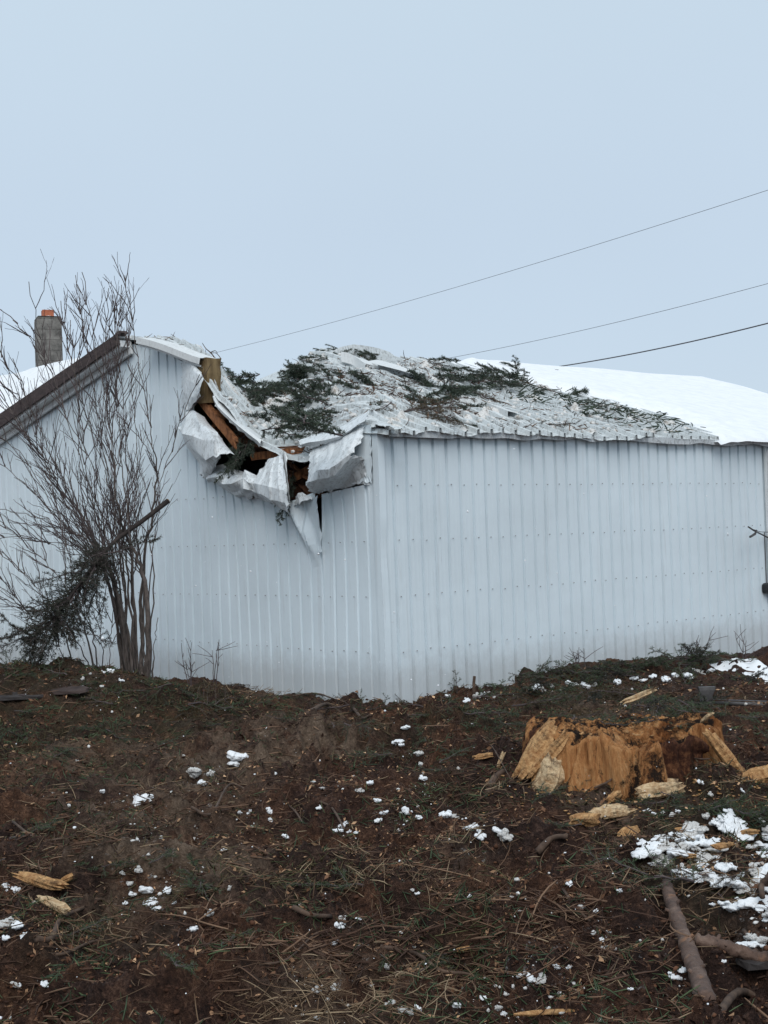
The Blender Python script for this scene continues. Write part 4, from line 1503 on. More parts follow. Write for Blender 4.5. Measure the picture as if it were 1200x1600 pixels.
br_ = np.random.default_rng(21)
RNORM = np.cross(VR, VL + UP * SLOPE); RNORM /= np.linalg.norm(RNORM)
roof_spots = [(425, 588, 3), (450, 597, 3), (480, 597, 4), (515, 597, 3), (395, 610, 4), (410, 632, 4), (440, 612, 3), (375, 590, 3), (358, 580, 2), (470, 655, 4), (505, 652, 3), (445, 668, 3),
              (485, 672, 3), (430, 640, 2), (540, 625, 1), (600, 640, 2), (690, 590, 4), (720, 596, 4), (750, 600, 4), (675, 610, 3), (705, 622, 4), (690, 640, 4), (740, 622, 3), (780, 606, 4),
              (805, 596, 4), (812, 585, 3), (700, 655, 2), (650, 560, 2), (840, 612, 2), (860, 622, 1), (930, 640, 2), (915, 634, 1), (640, 598, 2), (770, 640, 1), (560, 600, 1), (590, 610, 1), (660, 640, 2),
              (1000, 655, 1), (850, 600, 1), (450, 588, 2), (490, 590, 2), (400, 590, 3), (520, 640, 2)]
for px, py, n in roof_spots:
    for k in range(n):
        x0, y0 = px + br_.normal(0, 14), py + br_.normal(0, 5)
        s0, t0 = roof_hit(x0, y0)
        t0 = min(max(t0, 0.1), PEAK_T - 0.55)
        p = roof_pt(np.array(s0), np.array(t0)) + UP * (0.03 + 0.05 * k)
        a = br_.uniform(0, 2 * math.pi)
        d = VR * math.cos(a) + (VL + UP * SLOPE) * math.sin(a) + RNORM * (br_.normal(0.14, 0.20) if py > 604 else br_.normal(0.0, 0.07))
        q = int(br_.integers(0, 5))
        sc = br_.uniform(0.65, 1.15) if py > 604 else br_.uniform(0.42, 0.72)
        m_ = basis(d, RNORM + br_.normal(0, 0.3, 3), p - d * 0.4 * sc, sc)
        w = ('heaped above the torn gable corner' if px < 460 else 'in the left heap below the sagging ridge' if px < 560 else 'in the middle of the smashed roof' if px < 665 else
             'in the big heap on the right half of the roof' if px < 765 else 'at the edge of the thick roof snow' if px < 830 else 'scattered along the roof near the eave')
        w2 = 'upper' if py < 604 else 'lower'
        kd = 'brown' if k == 1 and q != 2 and px > 560 else 'roof'
        w3 = 'browned' if kd == 'brown' else 'dark green'
        put_bough(kd, q, m_, f'{w2} {w3} spruce bough {w}', f'{w2} {w3} boughs {w}')
for px, py in ((845, 664), (830, 666), (862, 668), (730, 668), (640, 655)):
    s0, t0 = roof_hit(px, py)
    d = VR * br_.normal() + VL * br_.normal()
    put_bough('brown', int(br_.integers(0, 5)), basis(d, RNORM, RF(px, py, 0.04), 0.55), 'browned spruce bough lying near the eave of the smashed roof', 'browned boughs near the eave')
# upright one and those hanging in the hole
m_ = basis(UP + VR * 0.12 * -1, NR, RF(812, 606), 0.55)
put_bough('roof', 1, m_, 'spruce bough tip standing upright on the roof at the edge of the snow', None)
m_ = basis(UP - VR * 0.5, NR, RF(806, 604), 0.38)
put_bough('roof', 2, m_, 'short spruce tip leaning left beside the upright one at the edge of the roof snow', None)
for k, (px, py, off, dx) in enumerate(((372, 712, .05, .4), (385, 722, .10, -.3), (365, 726, .14, .1), (392, 712, .0, .5), (378, 735, .2, -.1), (455, 772, -.02, .1), (452, 790, .12, -.1), (460, 765, -.1, .2), (386, 705, -.05, -.6))):
    d = -UP * br_.uniform(.3, 1) + VL * -dx + NL * 0.3
    put_bough('roof', k % 5, basis(d, NL, LW(px, py, off) + UP * 0.22, 0.5), 'dark spruce bough hanging in the torn corner of the gable', 'spruce boughs hanging in the hole')

# twig standing by the broken post
mb = MB()
for pts, r0 in (([(340, 566, 0), (330, 552, 0), (322, 545, 0), (316, 536, 0)], .010), ([(328, 551, 0), (336, 548, 0), (340, 552, 0)], .007), ([(345, 560, 0), (338, 552, 0), (329, 551, 0)], .006)):
    P_ = cat(np.array([LW(a, b, -0.3) for a, b, c in pts]), 9)
    mb.tube(P_, np.linspace(r0, r0 * 0.4, 9), 5)
o = mb.build('bare_branch', M['stick'])
tag(o, 'dark bare forked branch sticking up above the broken post at the hole', 'branch')
# dark heap of brush behind the post along the sagging ridge
for k in range(16):
    px = br_.uniform(335, 420); py = 562 + (px - 335) * 0.22 + br_.uniform(0, 12)
    s0, t0 = roof_hit(px, py + 6)
    p = roof_pt(np.array(s0), np.array(min(t0, PEAK_T - 0.1))) + UP * 0.05
    d = VR * br_.normal() + VL * br_.normal() * 0.5 + UP * br_.normal(0, .15)
    put_bough('roof', k % 5, basis(d, RNORM, p - d / np.linalg.norm(d) * 0.2, 0.5), 'dark spruce bough in the heap along the sagging ridge behind the broken post', 'spruce boughs behind the post')

# the broken spruce top leaning in the shrub
root_p = at(262, 783, 15.6)
top_ = thing('broken_spruce_top', tuple(at(100, 1000, 15.0)), 'broken dark spruce top hanging in the shrub with its snapped trunk up against the wall', 'spruce')
mb = MB()
tr = cat(np.array([at(262, 783, 15.3), at(225, 812, 15.1), at(175, 850, 14.9), at(130, 905, 14.6), at(85, 965, 14.4), at(40, 1005, 14.3)]), 24)
mb.tube(tr, np.linspace(0.031, 0.010, 24), 8)
child(mb.build('trunk', M['dark_bark'], None, True), top_)
mb = MB(); mb.tube([tr[0] + (tr[0] - tr[1]) * 0.05, tr[0] + (tr[0] - tr[1]) * 0.12], [0.0315, 0.027], 8)
child(mb.build('snapped_end', M['chip_pale']), top_)
for k in range(62):
    i = int(br_.integers(10, 23))
    p = tr[i]
    d = np.array((br_.normal(-0.35, 0.55), br_.normal(-0.1, 0.5), br_.normal(-0.55, 0.40)))
    lm, nm = protos['dark'][k % 5]
    sc = br_.uniform(0.4, 0.75)
    m_ = basis(d, np.array((0, -0.6, 0.8)) + br_.normal(0, .4, 3), p, sc)
    b_ = bpy.data.objects.new('branch', lm); COL.objects.link(b_)
    b_.parent = top_; b_.matrix_basis = Matrix.Translation(-Vector(top_.location)) @ m_
    n_ = bpy.data.objects.new('needles', nm); COL.objects.link(n_); n_.parent = b_

# boughs on the ground
ground_spots = [(40, 1045, 3, 'ground'), (90, 1055, 3, 'ground'), (20, 1060, 2, 'ground'), (150, 1095, 2, 'ground'), (60, 1110, 3, 'ground'), (240, 1105, 3, 'ground'), (330, 1095, 2, 'ground'), (180, 1120, 3, 'ground'),
                (300, 1120, 2, 'brown'), (110, 1140, 2, 'ground'), (20, 1150, 3, 'ground'), (80, 1185, 2, 'ground'), (250, 1180, 2, 'ground'), (400, 1105, 2, 'brown'), (450, 1125, 2, 'ground'),
                (640, 1120, 2, 'ground'), (690, 1095, 3, 'ground'), (720, 1085, 3, 'ground'), (760, 1095, 2, 'ground'), (700, 1195, 2, 'ground'), (720, 1205, 3, 'ground'), (650, 1170, 2, 'ground'),
                (590, 1180, 2, 'ground'), (820, 1075, 3, 'ground'), (850, 1062, 4, 'ground'), (880, 1055, 4, 'ground'), (910, 1060, 3, 'ground'), (950, 1060, 3, 'ground'), (1060, 1045, 4, 'ground'),
                (1085, 1038, 5, 'ground'), (1110, 1040, 4, 'ground'), (1030, 1055, 2, 'ground'), (1000, 1108, 4, 'ground'), (1050, 1108, 4, 'ground'), (1080, 1112, 3, 'ground'), (880, 1118, 3, 'ground'),
                (900, 1095, 3, 'ground'), (1060, 1260, 4, 'ground'), (1110, 1275, 5, 'ground'), (1150, 1285, 4, 'ground'), (1180, 1270, 3, 'ground'), (990, 1260, 2, 'ground'), (890, 1215, 2, 'ground'),
                (880, 1240, 2, 'ground'), (1010, 1380, 3, 'ground'), (1070, 1380, 3, 'brown'), (1130, 1400, 2, 'brown'), (860, 1300, 1, 'ground'), (180, 1350, 3, 'ground'), (320, 1390, 3, 'ground'), (110, 1470, 3, 'ground'),
                (80, 1425, 2, 'ground'), (300, 1495, 2, 'ground'), (390, 1475, 1, 'ground'), (640, 1500, 3, 'ground'), (690, 1510, 2, 'ground'), (60, 1300, 2, 'ground'), (10, 1370, 2, 'ground'), (500, 1400, 1, 'ground'),
                (260, 1350, 2, 'ground'), (1165, 1395, 2, 'brown'), (600, 1110, 2, 'ground'), (530, 1110, 2, 'brown'), (360, 1070, 2, 'brown'), (760, 1190, 2, 'ground'),
                (30, 1080, 3, 'brown'), (120, 1075, 3, 'ground'), (170, 1085, 3, 'brown'), (220, 1085, 3, 'ground'), (270, 1095, 3, 'ground'), (310, 1090, 3, 'brown'), (80, 1125, 3, 'brown'), (150, 1125, 3, 'ground'), (230, 1130, 3, 'brown'),
                (290, 1140, 2, 'ground'), (360, 1110, 3, 'ground'), (420, 1100, 2, 'ground'), (480, 1105, 2, 'ground'), (40, 1170, 3, 'ground'), (120, 1170, 2, 'brown'), (200, 1165, 2, 'ground'), (500, 1140, 2, 'brown'), (560, 1135, 2, 'ground'),
                (650, 1105, 2, 'brown'), (780, 1110, 3, 'ground'), (820, 1110, 3, 'brown'), (760, 1150, 3, 'ground'), (690, 1150, 2, 'ground'), (850, 1100, 3, 'ground'), (950, 1090, 3, 'brown'), (1150, 1120, 2, 'ground'), (1180, 1150, 2, 'ground'), (780, 1075, 3, 'ground'),
                (1000, 1045, 3, 'ground'), (970, 1050, 3, 'ground'), (1130, 1060, 2, 'ground')]
for px, py, n, kd in ground_spots:
    far = py < 1120
    heap = px > 780 and py < 1115
    for k in range(max(1, int(n * (1.15 if heap else 0.55)))):
        p = gpt(px + br_.normal(0, 22), py + br_.normal(0, 6))
        a = br_.uniform(0, 2 * math.pi)
        d = np.array((math.cos(a), math.sin(a), br_.normal(0.20, 0.18) if heap else br_.normal(0.05, 0.10)))
        sc = br_.uniform(0.48, 0.9) * (0.9 if heap else 0.98 if far else 0.62)
        q = int(br_.integers(0, 5))
        m_ = basis(d, UP + br_.normal(0, .3, 3), p - d * 0.35 * sc + UP * (0.02 + 0.03 * k), sc)
        w = place(px, py)
        if kd == 'brown':
            put_bough('brown', q, m_, f'browned spruce bough {w}', f'browned boughs {w}')
        else:
            put_bough(('ground', 'dark', 'ground')[k % 3] if heap else 'ground', q, m_, f'green spruce bough {w}', f'green boughs {w}')
# brush fallen across the back of the stump is added with the stump below
# two that stand up by the wall
p = gpt(717, 1088); put_bough('ground', 2, basis(UP + np.array((-.1, 0, 0)), np.array((0, -1, 0)), p - UP * .05, .6), 'spruce tip standing upright before the long wall near the corner', None)
p = gpt(741, 1086)
mb = MB(); mb.tube([p - UP * .1, p + UP * .12, p + UP * .2 + np.array((.01, 0, 0))], [.02, .018, .017], 6)
tag(mb.build('stub', M['stick']), 'short dark stub standing by the long wall right of the upright spruce tip', 'stick')

# ------------------------------------------------------------------ stump
def make_stump():
    base = gpt(995, 1246)
    c = np.array((base[0] + 0.0, base[1] + 0.56, 0.0))
    z0 = base[2] - 0.25
    zt = CAMZ - (1154 - 817) / FPX * (base[1] + 0.08)
    root = thing('tree_stump', (c[0], c[1], base[2]), 'wide freshly cut stump with orange scraped wood and dark bark on its right', 'stump')
    na, nz = 260, 56
    th = np.linspace(0, 2 * np.pi, na, endpoint=False)      # 0 = +x, 3pi/2 = towards the camera
    zz = np.linspace(0, 1, nz)
    T, Z = np.meshgrid(th, zz)
    cx_, cy_ = np.cos(T), np.sin(T)
    lob = 0.05 * np.sin(3 * T + 0.8) + 0.04 * np.sin(5 * T + 2.0) + 0.03 * np.sin(8 * T + 1)
    R0 = 0.53 + lob
    flare = (1 - Z) ** 2.0 * (0.10 + 0.14 * np.sin(4 * T + 1.2) ** 2 + 0.22 * np.exp(-((T - 5.95) / 0.22) ** 2) + 0.16 * np.exp(-((T - 3.7) / 0.25) ** 2))
    fl = (fbm(cx_ * 3 + Z * .2, cy_ * 3, 301, 2) - 0.5) * 0.16 + (fbm(T * 12 + Z * 1.2, Z * 1.3 + T, 304, 3) - 0.5) * 0.075 + (vn(T * 40 + Z * 3, Z * 1.6, 308) - 0.5) * 0.016 + (1 - np.abs(2 * vn(T * 5 + Z * .8, Z * 0.8, 303) - 1)) * 0.06
    chip = -0.05 * sstep((fbm(T * 5 + 3, Z * 1.6, 311, 2) - 0.56) / 0.05)
    gouge = -0.15 * np.exp(-((T - 5.08) / 0.07) ** 2) - 0.07 * np.exp(-((T - 4.62 - .1 * Z) / 0.05) ** 2) - 0.05 * np.exp(-((T - 4.25 + .12 * Z) / 0.03) ** 2) - 0.05 * np.exp(-((T - 3.95 - .1 * Z) / 0.03) ** 2) - 0.10 * np.exp(-((T - 3.55) / 0.07) ** 2)
    barkout = 0.035 * np.exp(-((T - 5.5) / 0.36) ** 6) * (1 + (fbm(T * 14, Z * 9, 313, 3) - .5))
    R = R0 + flare + fl + chip + gouge + barkout
    R = R - 0.03 * sstep((Z - 0.95) / 0.05)
    topn = zt + (fbm(cx_ * 2.5, cy_ * 2.5, 305, 3) - 0.5) * 0.12 + (fbm(T * 9, T * 0, 306, 3) - 0.5) * 0.12 + 0.035 * np.sin(T * 2 + 1)
    zw = z0 + Z * (topn - z0)
    V = np.stack([c[0] + R * np.cos(T) * 1.02, c[1] + R * np.sin(T), zw], -1)
    # bark mask: dark on the right, patches on the left back
    bark = 1.15 * np.exp(-((T - 5.50) / 0.44) ** 6) + 0.6 * np.exp(-((T - 3.2) / 0.25) ** 2) + 0.6 * (np.cos(T - math.pi / 2) > 0.3) + 0.34 * np.exp(-((T - 4.72) / 0.16) ** 2)
    dirt = np.clip(0.55 * (1 - Z) + 0.35 * np.exp(-((T - 4.8) / 0.3) ** 2) - 0.25 * np.exp(-((T - 4.1) / 0.35) ** 2), 0, 1)
    nr = 26
    tops = []; tb = []; td = []
    for k in range(1, nr + 1):
        f = 1 - k / nr
        Rk = R[-1] * f
        X = c[0] + Rk * np.cos(th) * 1.02; Y = c[1] + Rk * np.sin(th)
        zc = topn[-1] * f + (1 - f) * zt + (fbm(X * 9, Y * 26, 307, 4) - 0.5) * 0.13 * (1 - f ** 6)
        zc = zc - 0.12 * gs(X, Y, c[0] + 0.15, c[1] - 0.30, 0.16, 0.2)
        tops.append(np.stack([X, Y, zc], -1)); tb.append(0.05 + 0.5 * (fbm(X * 4, Y * 4, 309, 3) - 0.4)); td.append(0.25 + 0.5 * (fbm(X * 5, Y * 5, 310, 3)))
    V = np.concatenate([V, np.array(tops)], 0)
    bark = np.concatenate([bark, np.array(tb)], 0)
    dirt = np.concatenate([dirt, np.array(td)], 0)
    n_ = V.shape[0]
    i = np.arange(n_ - 1)[:, None]; j = np.arange(na)[None, :]; k = (j + 1) % na
    Q = np.stack([i * na + j, i * na + k, (i + 1) * na + k, (i + 1) * na + j], -1).reshape(-1, 4)
    loc = np.array((c[0], c[1], base[2]))
    me = quads_mesh('stump_body', (V - loc).reshape(-1, 3), Q, False)
    for nm, arr in (('bark', bark), ('dirt', dirt)):
        a = me.attributes.new(nm, 'FLOAT', 'POINT'); a.data.foreach_set('value', arr.ravel().astype(np.float32))
    obj('stump_body', me, M['stump'], root)
    return root, loc, zt, c


stump, sloc, szt, sc_ = make_stump()


for k in range(12):
    a = br_.uniform(0, 6.28)
    p = np.array((sc_[0] + br_.normal(-0.05, .30), sc_[1] + br_.uniform(-0.05, .42), szt + 0.03))
    d = np.array((math.cos(a), math.sin(a), br_.normal(0, .06)))
    put_bough('ground' if k % 3 else 'brown', k % 5, basis(d, UP + br_.normal(0, .2, 3), p - d * .15, .38), ('browned', 'green', 'green')[k % 3] + ' spruce sprig lying on top of the stump', 'sprigs on the stump')


def chunk_geo(r, L, w, h, rag=0.3, n=6):
    """a split piece of wood: rough prism with splintered ends, along x"""
    prof = []
    m_ = 14
    gr = r.uniform(.72, 1.12, m_)
    for j in range(m_):
        a = 2 * math.pi * j / m_
        k = (abs(math.cos(a)) ** 3 + abs(math.sin(a)) ** 3) ** (-1 / 3)
        prof.append((math.cos(a) * k * w / 2 * r.uniform(.75, 1.1), math.sin(a) * k * h / 2 * r.uniform(.75, 1.1)))
    V = []
    ends = r.uniform(-1, 1, (2, m_)) * L * rag * 0.5
    for i in range(n):
        f = i / (n - 1)
        taper = 1 - 0.35 * abs(2 * f - 1) ** 3 * r.uniform(.5, 1.2)
        for j, (a, b) in enumerate(prof):
            x_ = (f - 0.5) * L + (ends[0, j] * (1 - f) ** 3 + ends[1, j] * f ** 3)
            V.append((x_, a * taper * gr[j] + r.normal(0, w * .03), b * taper * gr[j] + r.normal(0, h * .04)))
    F = [(i * m_ + j, i * m_ + (j + 1) % m_, (i + 1) * m_ + (j + 1) % m_, (i + 1) * m_ + j) for i in range(n - 1) for j in range(m_)]
    cA = len(V); V.append((-L / 2 + ends[0].mean(), 0, 0)); V.append((L / 2 + ends[1].mean(), 0, 0))
    F += [(cA, (j + 1) % m_, j) for j in range(m_)]
    F += [(cA + 1, (n - 1) * m_ + j, (n - 1) * m_ + (j + 1) % m_) for j in range(m_)]
    return V, F


def chunk(px, py, L, w, h, yaw, tilt, mat, label, seed, lift=0.02, name='wood_chunk', group='split wood pieces', par=None, Y=None, roll=0.0):
    r = np.random.default_rng(seed)
    V, F = chunk_geo(r, L, w, h)
    me = mesh_from(name, np.array(V), F)
    o = obj(name, me, M[mat])
    p = gpt(px, py) if Y is None else at(px, py, Y)
    m_ = Matrix.Translation(Vector(p) + Vector((0, 0, lift))) @ Matrix.Rotation(yaw, 4, 'Z') @ Matrix.Rotation(-tilt, 4, 'Y') @ Matrix.Rotation(roll, 4, 'X')
    if par is None:
        o.matrix_basis = m_
        tag(o, label, 'wood', group)
    else:
        o.parent = par
        o.matrix_basis = Matrix.Translation(-Vector(par.location)) @ m_
    return o


SY = sloc[1]
chunk(836, 1172, 0.36, 0.20, 0.09, 0.25, 0.90, 'chip', None, 31, 0, 'splinter', par=stump, Y=SY - 0.30)
chunk(856, 1182, 0.34, 0.16, 0.09, 0.15, 0.80, 'chip', None, 32, 0, 'splinter', par=stump, Y=SY - 0.36)
chunk(1146, 1196, 0.46, 0.14, 0.10, -0.2, -0.95, 'chip', None, 33, 0, 'root_flare', par=stump, Y=SY - 0.30)
chunk(856, 1228, 0.24, 0.20, 0.13, 0.5, 1.2, 'chip_pale', 'pale split block standing before the left side of the stump', 34, 0.04)
chunk(1030, 1243, 0.24, 0.17, 0.10, 0.2, 0.15, 'chip_pale', 'pale orange wood chunk leaning on the front of the stump', 35, 0.03)
chunk(955, 1280, 0.22, 0.15, 0.08, 0.1, 0.1, 'chip_pale', 'flat orange wood chunk in the dirt in front of the stump', 36, 0.02)
chunk(914, 1290, 0.14, 0.10, 0.07, -0.4, 0.1, 'chip', 'small orange wood chunk left of the flat one before the stump', 37, 0.02)
chunk(982, 1310, 0.13, 0.12, 0.08, 0.9, 0.3, 'chip', 'small crumbly orange chunk in the dirt below the stump', 38, 0.01)
chunk(1000, 1110, 0.26, 0.05, 0.045, 0.45, 0.25, 'chip_pale', 'short pale stick lying on the brush behind the stump top', 39, 0.10, Y=SY + 0.35)
chunk(1105, 1126, 0.10, 0.05, 0.03, -0.9, 0.6, 'chip_pale', 'small pale chip lying on top of the stump', 40, 0.02, Y=SY - 0.05)
chunk(62, 1390, 0.27, 0.085, 0.05, -0.45, -0.12, 'chip', 'long orange wood splinter lying in the dirt at the left edge', 41, 0.03)
chunk(85, 1425, 0.19, 0.05, 0.04, -0.7, -0.15, 'chip_pale', 'smaller orange splinter below the long one at the left edge', 42, 0.02)
chunk(110, 1383, 0.07, 0.035, 0.03, 0.6, 0.2, 'chip', 'small orange chip right of the long splinter', 43, 0.02)
chunk(1068, 1302, 0.08, 0.04, 0.02, 0.1, 0, 'chip', 'small orange chip on dark soil right of the stump', 44, 0.01)
chunk(1072, 1345, 0.09, 0.05, 0.025, -0.5, 0.1, 'chip', 'orange chip lying at the edge of the snow patch', 45, 0.02)
chunk(1168, 1315, 0.11, 0.06, 0.03, -0.6, 0.1, 'chip', 'orange chip on the snow patch, topmost', 46, 0.05)
chunk(1190, 1225, 0.24, 0.15, 0.14, 0.3, 0.2, 'chip', 'reddish orange block at the right edge beside the stump', 47, 0.03)
chunk(755, 1187, 0.12, 0.07, 0.04, 0.2, 0.1, 'chip', 'orange chip in the dirt left of the stump', 48, 0.02)
chunk(725, 1555 - 60, 0.05, 0.03, 0.02, 0.2, 0.1, 'chip', 'tiny orange chip near the bottom middle', 49, 0.01)
chunk(783, 1195, 0.10, 0.035, 0.03, 0.4, 1.1, 'chip_pale', 'pale sliver standing in the dirt left of the stump', 50, 0.03)
chunk(860, 1597, 0.20, 0.03, 0.02, 0.05, 0, 'chip', 'thin orange sliver at the bottom edge', 51, 0.01)
chunk(960, 1255, 0.10, 0.06, 0.05, 0.7, 0.3, 'chip', 'small dark orange chunk at the foot of the stump', 52, 0.02)
chunk(1130, 1345, 0.10, 0.05, 0.03, 0.5, 0, 'chip', 'reddish chip on the snow patch, lower one', 53, 0.03)

# sawdust and bark crumbs round the stump
def crumbs(name, pts, size, mat, label, seed, flat=0.6, kind='stuff', cat_='debris'):
    r = np.random.default_rng(seed)
    n = len(pts)
    ico = np.array([(0, 0, 1), (.894, 0, .447), (.276, .851, .447), (-.724, .526, .447), (-.724, -.526, .447), (.276, -.851, .447), (.724, .526, -.447), (-.276, .851, -.447), (-.894, 0, -.447), (-.276, -.851, -.447), (.724, -.526, -.447), (0, 0, -1)])
    fc = np.array([(0, 1, 2), (0, 2, 3), (0, 3, 4), (0, 4, 5), (0, 5, 1), (1, 6, 2), (2, 7, 3), (3, 8, 4), (4, 9, 5), (5, 10, 1), (6, 7, 2), (7, 8, 3), (8, 9, 4), (9, 10, 5), (10, 6, 1), (11, 7, 6), (11, 8, 7), (11, 9, 8), (11, 10, 9), (11, 6, 10)])
    V = np.broadcast_to(ico, (n, 12, 3)) * r.uniform(.55, 1.25, (n, 12, 1)) * np.asarray(size).reshape(-1, 1, 1) * r.uniform(.6, 1.4, (n, 1, 3))
    V[..., 2] *= flat
    V = V + np.asarray(pts)[:, None, :]
    Q = (fc[None] + (np.arange(n) * 12)[:, None, None]).reshape(-1, 3)
    me = quads_mesh(name, V.reshape(-1, 3), Q)
    o = obj(name, me, M[mat])
    return tag(o, label, cat_, None, kind)


def scatter(n, r, ymin=3.4, ymax=15.5, span=0.40):
    Y = np.exp(r.uniform(math.log(ymin), math.log(ymax), n))
    X = r.uniform(-span, span, n) * Y
    return X, Y


def scatter_by(n, r, fn, **kw):
    X, Y = scatter(n * 5, r, **kw)
    k = r.random(len(X)) < fn(X, Y)
    X, Y = X[k][:n], Y[k][:n]
    return X, Y


r_ = np.random.default_rng(55)
a = r_.normal(0, 0.55, (700, 2)); X = sc_[0] + a[:, 0] * 1.1; Y = sc_[1] - 0.75 + a[:, 1] * 0.6
ok = np.hypot(X - sc_[0], Y - sc_[1]) > 0.62
X, Y = X[ok], Y[ok]
crumbs('sawdust_chips', np.stack([X, Y, terrain(X, Y) + 0.006], 1), r_.uniform(.004, .016, len(X)), 'chip', 'orange wood chips strewn round the stump', 56, 0.35)
X = sc_[0] + r_.normal(0, .33, 120); Y = sc_[1] + r_.normal(0.05, .28, 120)
ok = np.hypot(X - sc_[0], Y - sc_[1]) < 0.5
crumbs('stump_top_chips', np.stack([X[ok], Y[ok], np.full(ok.sum(), szt + 0.02)], 1), r_.uniform(.006, .018, ok.sum()), 'chip', 'loose orange chips on the stump top', 57, 0.3)

# ------------------------------------------------------------------ logs, sticks, slabs, maul
def stick(pts, r0, r1, label, mat='stick', name='stick', lift=0.5, sides=8, seed=0, knots=0, cat_='stick', straight=False):
    C = np.array([gpt(a, b) for a, b in pts])
    C[:, 2] += r0 * lift
    # straighten the height so that the piece lies on the lumps instead of following them
    t = np.linspace(0, 1, len(C))
    lin = np.polyval(np.polyfit(t, C[:, 2], 1), t)
    C[:, 2] = lin + 0.35 * (C[:, 2] - lin)
    if straight:
        for ax_ in (0, 1): C[:, ax_] = np.polyval(np.polyfit(t, C[:, ax_], 1), t) * 0.75 + C[:, ax_] * 0.25
    n = max(8, (12 if straight else 4) * len(C))
    P_ = cat(C, n)
    r = np.random.default_rng(seed)
    rad = np.linspace(r0, r1, n) * (1 + r.normal(0, 0.025, n))
    mb = MB(); mb.tube(P_, rad, sides)
    for k in range(knots):
        i = int(r.integers(1, n - 2)); d = r.normal(0, 1, 3); d[2] = abs(d[2]); d /= np.linalg.norm(d)
        mb.tube([P_[i], P_[i] + d * r0 * 1.6], [r0 * 0.4, r0 * 0.25], 5)
    v = mb.v[0]
    v += (r.normal(0, 0.035, v.shape) + (fbm(v[:, 0] * 60, (v[:, 1] + v[:, 2]) * 60, seed + 5, 3) - .5)[:, None] * (0.75 if straight else 0.35) * np.array((.6, .3, 1))) * r0
    o = mb.build(name, M[mat], None, True)
    return tag(o, label, cat_)


def log_px(pts, r0, r1, label, seed):
    o = stick(pts, r0, r1, label, 'logbark', 'log', 1.0, 14, seed, 5, 'log', True)
    return o


log_px([(1040, 1402), (1062, 1465), (1083, 1525), (1103, 1578)], 0.026, 0.030, 'bare reddish brown log lying towards the camera at the lower right', 1)
log_px([(1086, 1484), (1130, 1498), (1165, 1514), (1205, 1528)], 0.026, 0.020, 'darker log passing under the reddish one at the lower right', 2)
stick([(1163, 1462), (1180, 1490), (1203, 1522)], 0.010, 0.008, 'thin dark stick slanting at the right edge above the darker log')
stick([(1118, 1594), (1160, 1586), (1210, 1580)], 0.014, 0.012, 'dark stick along the bottom right corner')
stick([(840, 1340), (862, 1330), (887, 1316)], 0.018, 0.012, 'short thick root in the soil below the stump')
stick([(763, 1243), (772, 1228), (787, 1210)], 0.026, 0.018, 'stubby dark root end left of the stump')
stick([(595, 1499), (650, 1497), (690, 1520), (735, 1537), (775, 1552)], 0.009, 0.005, 'reddish bare stick lying on grass near the bottom middle')
stick([(458, 1432), (485, 1433), (517, 1441)], 0.012, 0.010, 'short grey stick left of the bottom middle')
stick([(56, 1488), (80, 1470), (95, 1443), (130, 1436), (160, 1420), (190, 1432)], 0.013, 0.006, 'crooked dark branch at the lower left')
stick([(60, 1508), (100, 1500), (135, 1488), (160, 1470), (180, 1466)], 0.008, 0.005, 'thin arched branch below the crooked one at the lower left')
stick([(405, 1520), (450, 1500), (500, 1480), (545, 1462)], 0.005, 0.003, 'thin straight twig lying left of the bottom middle')
stick([(480, 1123), (510, 1115), (535, 1113)], 0.022, 0.016, 'short pale brown stick on the soil before the shed corner')
stick([(552, 1112), (566, 1118), (580, 1128)], 0.016, 0.012, 'short stick right of the pale one before the shed corner')
stick([(560, 1078), (572, 1084), (582, 1090)], 0.016, 0.012, 'dark stick poking from the small soil mound at the shed corner', lift=6)
stick([(458, 1092), (480, 1089), (500, 1090), (520, 1100), (540, 1102)], 0.010, 0.007, 'curved dark twig along the foot of the gable wall', lift=3)
stick([(300, 1275), (330, 1262), (360, 1248), (400, 1238)], 0.010, 0.006, 'dark branch lying in dry grass at the left middle')
stick([(255, 1310), (272, 1290), (285, 1285)], 0.010, 0.007, 'short bent branch in dry grass at the left middle')
stick([(500, 1255), (520, 1280), (545, 1310), (560, 1325)], 0.008, 0.005, 'bent brown twig lying across the soil in the middle')
stick([(440, 1255), (460, 1280), (480, 1300)], 0.007, 0.004, 'curved root left of the bent brown twig')
stick([(755, 1163), (772, 1190), (798, 1222)], 0.005, 0.003, 'pale thin stalk leaning left of the stump', lift=4)
stick([(1150, 1040), (1165, 1050), (1180, 1052)], 0.012, 0.008, 'dark twig lying on the snow by the right end of the wall')
stick([(930, 1248), (960, 1230), (1010, 1210), (1085, 1200), (1110, 1208)], 0.007, 0.004, 'thin bent root arching in front of the stump', lift=12)
stick([(945, 1532), (955, 1520), (968, 1508)], 0.005, 0.003, 'pale thin twig left of the logs')
stick([(880, 1400), (905, 1430), (930, 1455), (945, 1475)], 0.006, 0.004, 'thin brown twig on the soil left of the log')
stick([(20, 1290), (60, 1310), (100, 1316)], 0.008, 0.005, 'thin root near the left edge')
stick([(1085, 1225), (1075, 1180), (1068, 1145)], 0.004, 0.003, 'thin pale stalk standing against the dark bark of the stump', lift=12)
stick([(0, 1068), (14, 1060), (30, 1052)], 0.012, 0.008, 'dark twig on the rise at the far left')

# curved hook of root at right edge
root_pts = [(1192, 1420), (1191, 1405), (1198, 1395), (1206, 1390)]
stick(root_pts, 0.012, 0.010, 'dark bent root hooking out of the snow at the right edge', lift=4)


